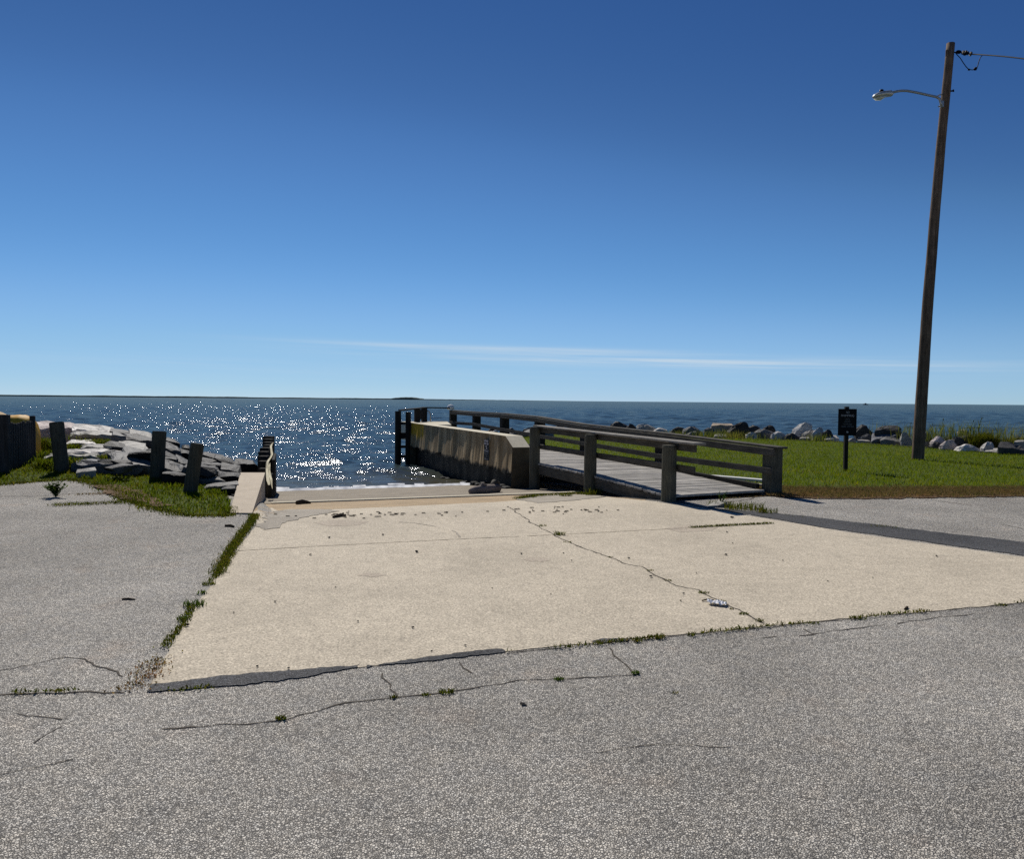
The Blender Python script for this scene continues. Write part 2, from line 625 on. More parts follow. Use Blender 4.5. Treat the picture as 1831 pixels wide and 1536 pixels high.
def grid_sheet(name, ss, oo, zf, mat, kind='structure'):
    s, o = np.meshgrid(ss, oo, indexing='ij')
    z = zf(s, o)
    x = OX + US[0] * s + UO[0] * o
    y = OY + US[1] * s + UO[1] * o
    ns, no = s.shape
    idx = np.arange(ns * no).reshape(ns, no)
    f = np.stack([idx[:-1, :-1], idx[:-1, 1:], idx[1:, 1:], idx[1:, :-1]], -1).reshape(-1, 4)[:, ::-1]
    me = mesh_np(name, np.stack([x, y, z], -1).reshape(-1, 3), f)
    ob = link(name, me, mat, smooth=True)
    ob['kind'] = kind
    return ob


grid_sheet('ground', GS, GO, Hso, M['asphalt'])


def rough_outline(pts, amp, step):
    """add jittered points along a closed outline of (x, y)"""
    out = []
    n = len(pts)
    for i in range(n):
        a = Vector(pts[i][:2]).to_2d()
        b = Vector(pts[(i + 1) % n][:2]).to_2d()
        L = (b - a).length
        k = max(1, min(400, int(L / step)))
        d = (b - a) / max(L, 1e-6)
        nrm = Vector((-d.y, d.x))
        for j in range(k):
            p = a + (b - a) * (j / k)
            w = noise.noise(Vector((p.x * 2.1, p.y * 2.1, 3.3))) + 0.8 * noise.noise(Vector((p.x * 9, p.y * 9, 1.3))) + 0.5 * noise.noise(Vector((p.x * 27, p.y * 27, 5.3)))
            out.append(p + nrm * w * amp)
    return out


def sheet(name, pts, lift, mat, amp=0.0, step=0.15, kind='structure', res=0.25, parent=None, maxcut=400):
    """a thin sheet lying on the ground inside an outline given in world x, y"""
    ol = rough_outline(pts, amp, step) if amp else [Vector(p[:2]).to_2d() for p in pts]
    q = [so(p.x, p.y) for p in ol]
    bm = bmesh.new()
    bm.faces.new([bm.verts.new((a, b, 0)) for a, b in q])
    bmesh.ops.triangulate(bm, faces=bm.faces[:])
    s0, s1 = min(a for a, b in q), max(a for a, b in q)
    o0, o1 = min(b for a, b in q), max(b for a, b in q)
    for vals, lo, hi, nrm in ((GS, s0, s1, (1, 0, 0)), (GO, o0, o1, (0, 1, 0))):
        for v in vals:
            if lo < v < hi:
                co = (v, 0, 0) if nrm[0] else (0, v, 0)
                bmesh.ops.bisect_plane(bm, geom=bm.verts[:] + bm.edges[:] + bm.faces[:], plane_co=co, plane_no=nrm, dist=1e-6)
    co = np.array([v.co[:] for v in bm.verts])
    z = Hso(co[:, 0], co[:, 1]) + lift
    for v, zz in zip(bm.verts, z):
        s, o = v.co.x, v.co.y
        v.co = P(s, o, zz)
    bmesh.ops.recalc_face_normals(bm, faces=bm.faces[:])
    if sum(f.normal.z for f in bm.faces) < 0:
        bmesh.ops.reverse_faces(bm, faces=bm.faces[:])
    me = bpy.data.meshes.new(name)
    bm.to_mesh(me)
    bm.free()
    ob = link(name, me, mat, parent)
    ob['kind'] = kind
    return ob


def px_pts(lst):
    return [at_ground(a, b) for a, b in lst]


def inpoly(x, y, poly):
    x = np.asarray(x)
    y = np.asarray(y)
    ins = np.zeros(x.shape, bool)
    n = len(poly)
    for i in range(n):
        ax, ay = poly[i][0], poly[i][1]
        bx, by = poly[(i + 1) % n][0], poly[(i + 1) % n][1]
        c = ((ay > y) != (by > y))
        xi = ax + (y - ay) * (bx - ax) / ((by - ay) if by != ay else 1e-9)
        ins ^= c & (x < xi)
    return ins


# concrete apron
SLAB = px_pts([(268, 1226), (650, 1193), (905, 1167), (1175, 1140), (1365, 1121), (1831, 1078), (2177, 1046), (1831, 997), (1500, 950), (1300, 916),
               (1180, 899), (1085, 889), (1030, 888), (960, 892), (890, 898), (700, 907), (500, 915), (486, 908), (454, 917), (458, 940), (395, 1015), (330, 1115)])
sheet('concrete_slab', SLAB, 0.004, M['slab'], amp=0.02, step=0.08)
sheet('ramp_sand', [P(0.4, -6.35), P(0.4, -0.2), P(1.2, .4), P(3.6, .5), P(3.6, -6.35)], 0.0025, M['sand'], amp=0.05, step=0.1)
sheet('pebbly_beach', [P(3.55, -6.0), P(3.5, 2.4), P(16, 2.4), P(16, -6.0)], 0.009, M['pebbles'])
sheet('silt_patch', px_pts([(470, 930), (482, 917), (520, 912), (578, 911), (600, 915), (560, 924), (540, 931), (505, 940), (480, 948), (468, 944)]), 0.0095, M['silt'], amp=0.12, step=0.06)
sheet('silt_patch', px_pts([(925, 893), (945, 887), (1010, 884), (1060, 886), (1085, 889), (1020, 896), (960, 900)]), 0.0095, M['silt'], amp=0.1, step=0.06)
M['stain'] = concrete('stained_concrete', (0.41, 0.352, 0.275), 0.15, 3.0, 0.9)
for q_ in ([(936, 1001), (950, 997), (975, 998), (988, 1003), (968, 1006), (945, 1005)], [(638, 1030), (655, 1025), (680, 1026), (694, 1030), (670, 1034)],
           [(560, 935), (600, 930), (660, 934), (640, 940), (590, 942)], [(1190, 946), (1230, 940), (1290, 941), (1270, 950), (1215, 953)]):
    sheet('slab_stain', px_pts(q_), 0.0056, M['stain'], amp=0.02, step=0.03)
# dark asphalt patching beside the apron
sheet('tar_strip', px_pts([(1085, 888), (1180, 896), (1300, 914), (1500, 948), (1831, 995), (2000, 1020), (2000, 990), (1831, 971), (1560, 938), (1420, 921), (1330, 914), (1250, 907), (1190, 892), (1110, 886)]),
      0.0065, M['tar'], amp=0.05, step=0.08)
sheet('tar_strip', px_pts([(258, 1240), (272, 1224), (400, 1211), (520, 1200), (645, 1189), (642, 1196), (600, 1204), (480, 1220), (360, 1232), (300, 1237)]), 0.0065, M['tar'], amp=0.028, step=0.012)
sheet('tar_strip', px_pts([(652, 1194), (690, 1186), (760, 1178), (830, 1169), (898, 1162), (902, 1167), (840, 1174), (760, 1184), (690, 1192)]), 0.0065, M['tar'], amp=0.028, step=0.012)
sheet('tar_strip', px_pts([(1056, 1149), (1080, 1145), (1122, 1143), (1120, 1147), (1080, 1150)]), 0.0065, M['tar'], amp=0.03, step=0.02)


def crack(pts, w, mat='crack', lift=0.003, jit=0.045, name='pavement_crack', gaps=0.12):
    """thin irregular ribbon along pixel points"""
    W = px_pts(pts)
    q = []
    for i in range(len(W) - 1):
        a, b = W[i], W[i + 1]
        k = max(2, int((b - a).length / 0.05))
        for j in range(k):
            q.append(a.lerp(b, j / k))
    q.append(W[-1])
    bm = bmesh.new()
    prev = None
    for i, p in enumerate(q):
        d = (q[min(i + 1, len(q) - 1)] - q[max(i - 1, 0)])
        d.z = 0
        d.normalize()
        nrm = Vector((-d.y, d.x, 0))
        off = (noise.noise(p * 3.0) + 0.5 * noise.noise(p * 11.0)) * jit
        ww = w * .75 * (0.5 + 0.9 * abs(noise.noise(p * 6.0 + Vector((9, 0, 0))) * 2)) * 0.5
        c = p + nrm * off
        z = Hxy(c.x, c.y) + lift
        l = bm.verts.new((c.x + nrm.x * ww, c.y + nrm.y * ww, z))
        r = bm.verts.new((c.x - nrm.x * ww, c.y - nrm.y * ww, z))
        if prev and not (gaps and noise.noise(p * 2.0 + Vector((4, 4, 4))) > 0.5 - gaps):
            bm.faces.new((prev[0], prev[1], r, l))
        prev = (l, r)
    bmesh.ops.recalc_face_normals(bm, faces=bm.faces[:])
    me = bpy.data.meshes.new(name)
    bm.to_mesh(me)
    bm.free()
    ob = link(name, me, M[mat])
    ob['kind'] = 'structure'
    return ob


CRK = [(905, 906), (945, 933), (975, 948), (1000, 962), (1040, 980), (1092, 998), (1123, 1011), (1145, 1015), (1180, 1034), (1210, 1048), (1250, 1056), (1268, 1067), (1300, 1082), (1330, 1098), (1368, 1116)]
crack(CRK, 0.022, lift=.0067)
crack([(425, 986), (600, 976), (800, 966), (1000, 957), (1150, 949), (1250, 944), (1380, 937)], 0.02, 'joint', lift=.0067, jit=0.004, name='expansion_joint')
crack([(905, 1169), (1175, 1142), (1365, 1123), (1600, 1100), (1831, 1080)], 0.012, jit=0.02, gaps=0.35)
crack([(0, 1242), (90, 1241), (160, 1236), (256, 1240)], 0.025)
crack([(0, 1201), (60, 1189), (115, 1176), (150, 1180), (190, 1196), (215, 1212)], 0.014, gaps=0.2)
crack([(25, 1279), (70, 1283), (115, 1285)], 0.012)
crack([(290, 1304), (340, 1301), (420, 1295), (490, 1288), (560, 1275), (620, 1262), (690, 1252), (780, 1242), (850, 1229), (930, 1219), (1010, 1216), (1080, 1213), (1140, 1206)], 0.016, gaps=0.1)
crack([(1090, 1160), (1105, 1178), (1138, 1205)], 0.014)
crack([(685, 1205), (700, 1225), (705, 1248)], 0.012)
crack([(820, 1185), (840, 1205)], 0.012)
crack([(1365, 1142), (1440, 1136), (1500, 1128), (1560, 1120), (1660, 1108), (1740, 1098)], 0.012, gaps=0.2)
crack([(1440, 1125), (1465, 1140), (1500, 1152)], 0.012, gaps=0.2)
crack([(1790, 938), (1831, 946)], 0.03)
crack([(1655, 894), (1695, 898), (1740, 904)], 0.03, gaps=0.3)
crack([(0, 1385), (60, 1372), (130, 1362)], 0.010, gaps=0.2)
crack([(60, 1330), (90, 1315), (110, 1300)], 0.010, gaps=0.2)
crack([(0, 888), (60, 888), (140, 882), (220, 884)], 0.03, gaps=0.3)
crack([(40, 903), (110, 899), (200, 896), (280, 899)], 0.03, gaps=0.3)
crack([(1290, 900), (1340, 893), (1362, 886)], 0.05, gaps=0.0)
crack([(1060, 1345), (1200, 1330), (1330, 1338)], 0.008, gaps=0.4)
# faint tyre-scrape arc on the concrete
crack([(688, 933), (740, 936), (790, 944), (815, 952), (823, 962)], 0.035, 'silt', lift=.0067, jit=0.01, name='scrape_mark')

# concrete lip at the head of the sand
lip = B()
for i in range(24):
    o0, o1 = -5.9 + i * 0.25, -5.9 + (i + 1) * 0.25
    z = -0.075 * 3.58
    lip.box(P(3.58, (o0 + o1) / 2, z + 0.01), Vector((US[0], US[1], 0)) * 0.06, Vector((UO[0], UO[1], 0)) * 0.1245, Vector((0, 0, 0.02)))
lo_ = lip.build('ramp_lip', M['cap'])
lo_['kind'] = 'structure'

# lawn
LAWN_SHORE = [P(6.7, 17.2), P(15.1, 17.4), P(19.4, 13.3), P(24.4, 11.9), P(23.4, 6), P(20.4, 2.38)]
LAWN_FRONT = [P(.75, 2.36)] + [at_ground(1400, 889)] + px_pts([(1500, 891), (1650, 889), (1831, 887)]) + [P(-6, 20), P(-10, 30), P(-4, 38), P(0, 24)]
LAWN = LAWN_FRONT + LAWN_SHORE
sheet('lawn', LAWN, 0.007, M['grass_soil'], amp=0.05, step=0.2)
DEAD = [P(0.45, 2.36)] + px_pts([(1368, 888), (1400, 891), (1500, 893), (1650, 891), (1831, 889), (2050, 888), (2050, 874), (1831, 873), (1650, 874), (1500, 876), (1420, 874)]) + [P(1.5, 2.36)]
sheet('dead_grass_strip', DEAD, 0.012, M['dead_soil'], amp=0.14, step=0.1)
# verge and bank left of the ramp
VERGE_FRONT = [(-60, 872), (15, 866), (55, 862), (120, 858), (160, 861), (215, 880), (235, 896), (262, 904), (300, 914), (340, 922), (410, 922), (412, 908)]
VERGE_BACK = [(2.0, -6.62), (6.2, -6.75), (7.2, -8.2), (11.5, -13.5), (15, -20), (14, -26), (10, -17)]
VERGE = px_pts(VERGE_FRONT) + [P(a, b) for a, b in VERGE_BACK]
sheet('grass_verge', VERGE, 0.015, M['grass_soil'], amp=0.06, step=0.1)
sheet('riprap_bed', [P(2.6, -6.5), P(9.9, -6.45), P(16, -6.6), P(20, -13), P(27, -24), P(20.4, -24), P(14.4, -13.5), P(11.6, -10.2), P(8.6, -8.9), P(5.4, -7.3)], 0.024, M['rubble'])
sheet('riprap_bed', [P(6.2, 17.0), P(14.9, 17.1), P(19.2, 13.0), P(24.2, 11.6), P(23.2, 6.2), P(20.2, 2.9), P(24, 2.0), P(27, 6), P(28, 13), P(22, 16), P(17, 21), P(6, 21), P(-2, 26), P(-1, 23.6)], 0.03, M['rubble'])
sheet('dead_grass_strip', px_pts([(160, 870), (215, 868), (250, 878), (300, 900), (290, 908), (240, 898), (200, 886)]), 0.026, M['dead_soil'], amp=0.15, step=0.08)

# ------------------------------------------------------------------ sea


def build_water():
    g = 1.005
    ys = [14.5]
    while ys[-1] < 700:
        ys.append(ys[-1] * g)
    while ys[-1] < 16000:
        ys.append(ys[-1] * 1.12)
    ys = np.array(ys)
    xs = np.concatenate([np.linspace(-2.4, -0.9, 40)[:-1], np.linspace(-0.9, 0.9, 660), np.linspace(0.9, 2.4, 40)[1:]])
    X = xs[None, :] * ys[:, None]
    Y = np.repeat(ys[:, None], len(xs), 1)
    Z = np.zeros_like(X)
    dX = np.zeros_like(X)
    dY = np.zeros_like(X)
    row = np.gradient(ys)[:, None]
    N = 70
    for i in range(N):
        lam = math.exp(NR.uniform(math.log(0.30), math.log(6.0)))
        th = NR.normal(-PI / 2 - 0.25, 0.62)
        k = 2 * PI / lam
        slope = 0.032 * (1.0 if lam < 4 else 0.8)
        A = slope / k
        att = np.clip((lam - 2.2 * row) / (1.5 * row), 0, 1)
        ph = NR.uniform(0, 2 * PI)
        arg = k * (math.cos(th) * X + math.sin(th) * Y) + ph
        Z += A * att * np.cos(arg)
        dX -= 0.7 * A * att * math.cos(th) * np.sin(arg)
        dY -= 0.7 * A * att * math.sin(th) * np.sin(arg)
    s, o = so(X, Y)
    calm = np.clip((s - 8.9) / 4.0, 0.12, 1)
    inch = (o > -8) & (o < 3)
    Z *= np.where(inch, calm, 1.0)
    V = np.stack([X + dX * np.where(inch, calm, 1), Y + dY * np.where(inch, calm, 1), Z + WATER], -1).reshape(-1, 3)
    n0, n1 = X.shape
    idx = np.arange(n0 * n1).reshape(n0, n1)
    f = np.stack([idx[:-1, :-1], idx[:-1, 1:], idx[1:, 1:], idx[1:, :-1]], -1).reshape(-1, 4)
    me = mesh_np('sea_water', V, f)
    at = me.attributes.new('shallow', 'FLOAT', 'POINT')
    near = np.clip(1 - (s - 9.0) / 10.0, 0, 1) ** 1.3 * np.where((o > -14) & (o < 4), 1, 0.25)
    at.data.foreach_set('value', near.ravel().astype(np.float32))
    at = me.attributes.new('offshore', 'FLOAT', 'POINT')
    at.data.foreach_set('value', np.clip((s - 25) / 160, 0, 1).ravel().astype(np.float32))
    ob = link('sea_water', me, M['water'], smooth=True)
    ob['kind'] = 'structure'


build_water()


def build_foam():
    bm = bmesh.new()
    n = 300
    for k in range(3):
        prev = None
        for i in range(n):
            o = -5.85 + 5.5 * i / (n - 1)
            w = noise.noise(Vector((o * 0.6, k * 3, 2))) * 0.35 + noise.noise(Vector((o * 2.5, k * 3, 7))) * 0.12
            s = 9.35 + w + k * 0.28
            wd = 0.10 + 0.16 * abs(noise.noise(Vector((o * 3.1, 4 + k, 1)))) + 0.05 * noise.noise(Vector((o * 5, 1, k)))
            wd = max(wd, 0.03) * (1.0 if k == 0 else 0.6)
            h = (0.034 + 0.02 * noise.noise(Vector((o * 3, 9, k)))) * (1.0 if k == 0 else 0.5)
            zb = max(WATER + 0.02, -0.075 * (s - wd) + 0.02)
            a = bm.verts.new(P(s - wd, o, zb - 0.01))
            b = bm.verts.new(P(s, o, zb + h))
            c = bm.verts.new(P(s + wd * 0.5, o, zb - 0.02))
            if prev and (k == 0 or noise.noise(Vector((o * 2.0, k * 5, 3))) > 0.05):
                bm.faces.new((prev[0], prev[1], b, a))
                bm.faces.new((prev[1], prev[2], c, b))
            prev = (a, b, c)
    me = bpy.data.meshes.new('foam')
    bmesh.ops.recalc_face_normals(bm, faces=bm.faces[:])
    bm.to_mesh(me)
    bm.free()
    ob = link('foam', me, M['foam'])
    ob['kind'] = 'stuff'
    ob['label'] = 'white foam of small wavelets breaking on the ramp'


build_foam()

# far shore: a low wooded coast
def far_shore():
    D0 = 7500.0
    bm = bmesh.new()
    prev = None
    for i in range(420):
        px = -120 + i * 2.8
        if px < 420:
            h = 2.6
        elif px < 700:
            h = 2.0
        elif px < 750:
            h = 3.2 * math.sin((px - 695) / 60 * PI) + 1.6
        else:
            h = 1.6 * (1 - (px - 750) / 320)
        if h <= 0.12:
            break
        h *= 1 + 0.28 * noise.noise(Vector((px * 0.02, 1, 1))) + 0.18 * noise.noise(Vector((px * 0.13, 5, 1)))
        x = (px - 915.5) / F * D0
        H = max(h, 0.2) * D0 / F + WATER
        rowv = [bm.verts.new((x, D0, WATER - 1)), bm.verts.new((x, D0 + 5, H * 0.75)), bm.verts.new((x, D0 + 40, H)), bm.verts.new((x, D0 + 400, H * 0.9)), bm.verts.new((x, D0 + 420, WATER - 1))]
        if prev:
            for a in range(4):
                bm.faces.new((prev[a], prev[a + 1], rowv[a + 1], rowv[a]))
        prev = rowv
    bmesh.ops.recalc_face_normals(bm, faces=bm.faces[:])
    me = bpy.data.meshes.new('distant_treeline')
    bm.to_mesh(me)
    bm.free()
    ob = link('distant_treeline', me, M['tree_far'])
    ob['kind'] = 'stuff'
    ob['label'] = 'low wooded shore across the bay on the horizon'


far_shore()

# tiny boat on the horizon
bp = at_z(1548, 726.2, WATER)
bp = Vector((bp.x, bp.y, 0)).normalized() * 1500
bp.z = WATER
bt = thing('fishing_boat', 'tiny dark boat far out on the horizon', 'boat', bp)
b = B()
hull = []
for k, (z, w, l0, l1) in enumerate(((0, 1.1, -4.2, 3.8), (1.2, 1.6, -4.4, 5.2))):
    for x, y in ((l0, -w), (l0, w), (l1 * 0.5, w), (l1, 0), (l1 * 0.5, -w)):
        hull.append(bp + Vector((x, y, z)))
b.hull(hull).build('hull', M['boat'], bt)
b = B()
b.box(bp + Vector((-0.5, 0, 2.0)), (1.3, 0, 0), (0, 1.0, 0), (0, 0, 0.8), 0.85)
b.build('cabin', M['boat'], bt)
b = B()
b.tube([bp + Vector((-0.3, 0, 2.8)), bp + Vector((-0.4, 0, 4.2))], 0.06, 6)
b.build('mast', M['boat'], bt)

# ------------------------------------------------------------------ concrete bulkhead wall beside the ramp
def add_attr(me, name, vals):
    a = me.attributes.new(name, 'FLOAT', 'POINT')
    a.data.foreach_set('value', np.asarray(vals, np.float32))


def wall_x(s):
    """offset of the wall's ramp face"""
    return -0.30 + 0.022 * (s - 6.3)


def build_bulkhead():
    root = thing('bulkhead_wall', 'long stained concrete bulkhead wall between the boat ramp and the wooden pier', 'wall', P(6.3, -0.2, -0.5))
    s0, s1 = 6.3, 17.5
    top = 0.745
    n, m = 380, 26
    edges = [6.3, 7.25, 8.0, 8.45, 10.2, 11.6, 13.3, 15.2, 16.4, 17.5]
    V = []
    ochre = []
    tide = []
    for i in range(n + 1):
        s = s0 + (s1 - s0) * i / n
        seg = max(j for j in range(len(edges) - 1) if s >= edges[j] - 1e-6)
        f = (s - edges[seg]) / (edges[seg + 1] - edges[seg])
        scal = 0.035 * (f ** 1.4) - 0.03 * math.exp(-((1 - f) / 0.06) ** 2)
        bottom = -0.13 + 0.05 * noise.noise(Vector((s * 2.2, 3, 1))) + 0.03 * math.cos(f * 2 * PI) + 0.02 * noise.noise(Vector((s * 9, 1, 1)))
        tp = top if s > 6.85 else 0.5 + (top - 0.5) * (s - 6.3) / 0.55
        for j in range(m + 1):
            z = bottom + (tp - bottom) * j / m
            w = min(1.0, (tp - z) / 0.12)
            d = scal + 0.018 * noise.noise(Vector((s * 2.4, z * 0.5, 4))) + 0.010 * noise.noise(Vector((s * 7.0, z * 0.7, 9)))
            flare = -0.05 * (1 - j / m) ** 2
            V.append(P(s, wall_x(s) + d * w + flare, z))
            oc = max(0.0, min(1.0, (s - 15.3) / 0.4)) * max(0, min(1, (z - 0.18 + 0.15 * noise.noise(Vector((s * 6, z * 2, 2)))) / 0.2)) * (0.55 + 0.5 * noise.noise(Vector((s * 5, z * 0.8, 7))))
            ochre.append(min(1, max(0, oc) * 1.6))
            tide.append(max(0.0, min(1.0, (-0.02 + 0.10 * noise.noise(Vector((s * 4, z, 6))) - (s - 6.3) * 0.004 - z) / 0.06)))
    idx = np.arange((n + 1) * (m + 1)).reshape(n + 1, m + 1)
    fcs = np.stack([idx[:-1, :-1], idx[:-1, 1:], idx[1:, 1:], idx[1:, :-1]], -1).reshape(-1, 4)
    loc = Vector(root.location)
    me = mesh_np('wall_face', np.array([v - loc for v in V]), fcs)
    add_attr(me, 'ochre', ochre)
    add_attr(me, 'tide', tide)
    fo = link('wall_face', me, M['wall_face'], root, smooth=True)
    bm = bmesh.new()
    bm.from_mesh(me)
    bmesh.ops.recalc_face_normals(bm, faces=bm.faces[:])
    q = P(10, -2) - P(10, 0)
    if sum(f.normal.dot(q) for f in bm.faces) < 0:
        bmesh.ops.reverse_faces(bm, faces=bm.faces[:])
    bm.to_mesh(me)
    bm.free()
    # body (top, back, sloping near end)
    b = B()
    k = 40
    for i in range(k):
        a, c = 6.85 + (17.5 - 6.85) * i / k, 6.85 + (17.5 - 6.85) * (i + 1) / k
        b.poly([P(a, wall_x(a) - 0.012, top + .003), P(c, wall_x(c) - 0.012, top + .003), P(c, wall_x(c) + 0.42, top + .003), P(a, wall_x(a) + 0.42, top + .003)])
        b.poly([P(a, wall_x(a) + 0.42, top + .003), P(c, wall_x(c) + 0.42, top + .003), P(c, wall_x(c) + 0.42, -0.6), P(a, wall_x(a) + 0.42, -0.6)])
    b.poly([P(6.3, wall_x(6.3) - .012, 0.503), P(6.85, wall_x(6.85) - .012, top + .003), P(6.85, wall_x(6.85) + 0.42, top + .003), P(6.3, wall_x(6.3) + 0.42, 0.503)])
    b.poly([P(6.3, wall_x(6.3) + 0.42, 0.503), P(6.85, wall_x(6.85) + 0.42, top + .003), P(6.85, wall_x(6.85) + .42, -.6), P(6.3, wall_x(6.3) + 0.42, -.6)])
    # the end return at the seaward end of the pier
    b.hull([P(a, o, z) for z in (.05, .74) for a, o in ((15.5, .2), (15.5, .88), (19.5, 1.88), (19.5, -.05))])
    b.build('wall_top', M['cap'], root)
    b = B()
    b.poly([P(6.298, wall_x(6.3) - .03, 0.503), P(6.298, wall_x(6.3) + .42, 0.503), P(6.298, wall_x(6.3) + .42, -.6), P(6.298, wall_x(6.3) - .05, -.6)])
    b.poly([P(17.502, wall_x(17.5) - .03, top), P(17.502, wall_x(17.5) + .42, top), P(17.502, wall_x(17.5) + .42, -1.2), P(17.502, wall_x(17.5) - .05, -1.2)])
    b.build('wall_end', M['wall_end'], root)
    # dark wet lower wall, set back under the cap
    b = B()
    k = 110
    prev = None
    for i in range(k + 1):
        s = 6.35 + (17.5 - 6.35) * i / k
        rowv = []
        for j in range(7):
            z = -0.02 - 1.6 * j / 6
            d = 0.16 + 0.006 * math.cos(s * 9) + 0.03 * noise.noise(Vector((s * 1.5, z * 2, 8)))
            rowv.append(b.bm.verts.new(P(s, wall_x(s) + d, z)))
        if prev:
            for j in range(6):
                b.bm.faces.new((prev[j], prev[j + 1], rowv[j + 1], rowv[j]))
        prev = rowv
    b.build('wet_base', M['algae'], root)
    # dark footing stones along the base, part of the wall's toe
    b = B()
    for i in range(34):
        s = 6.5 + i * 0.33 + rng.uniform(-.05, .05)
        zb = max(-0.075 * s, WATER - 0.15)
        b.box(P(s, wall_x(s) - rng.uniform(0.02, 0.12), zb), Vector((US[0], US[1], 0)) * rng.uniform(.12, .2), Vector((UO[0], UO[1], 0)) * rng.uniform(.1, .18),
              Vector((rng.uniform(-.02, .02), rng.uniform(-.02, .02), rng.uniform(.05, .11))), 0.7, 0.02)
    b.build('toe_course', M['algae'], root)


build_bulkhead()

# small black notice on the wall face
def wall_sign():
    sA, zA, zB = 8.22, 0.60, 0.06
    root = thing('ramp_notice', 'narrow upright black notice with white marks fixed to the stained concrete wall', 'sign', P(sA, wall_x(sA) - .05, 0.3))
    nrm = Vector((-UO[0], -UO[1], 0))
    us = Vector((US[0], US[1], 0))

    def plate(name, s0, s1, z0, z1, out, mat, par=None):
        b = B()
        c = P((s0 + s1) / 2, wall_x(sA) - out, (z0 + z1) / 2)
        b.box(c, us * (s1 - s0) / 2, nrm * 0.004, Vector((0, 0, (z1 - z0) / 2)))
        return b.build(name, mat, par or root)
    w = 0.20
    pn = plate('panel', sA - w, sA + w, zB, zA, 0.045, M['sign'])
    for name, s0, s1, z0, z1, mat in (('lettering', .03, .16, .53, .575, 'letter'), ('lettering', -.13, 0.0, .53, .575, 'letter'), ('lettering', .02, .17, .465, .51, 'letter'), ('lettering', -.16, -.02, .465, .51, 'letter'),
                                     ('symbol', -.03, .05, .39, .445, 'letter'), ('symbol', -.06, .02, .345, .385, 'letter'),
                                     ('grey_band', -.17, .18, .27, .325, 'letter_dim'), ('lettering', -.15, .16, .225, .24, 'letter_dim'), ('symbol', -.02, .01, .125, .20, 'letter_dim'), ('lettering', -.15, .16, .08, .10, 'letter_dim')):
        plate(name, sA + s0, sA + s1, z0, z1, 0.0525, M[mat], pn)


wall_sign()

# ------------------------------------------------------------------ wooden pier
V_S = Vector((US[0], US[1], 0))
V_O = Vector((UO[0], UO[1], 0))
V_Z = Vector((0, 0, 1))


def deck_z(s):
    return 0.085 + 0.085 * min(1, max(0, s) / 3.0) + 0.03 * min(1, max(0, s - 3) / 6)


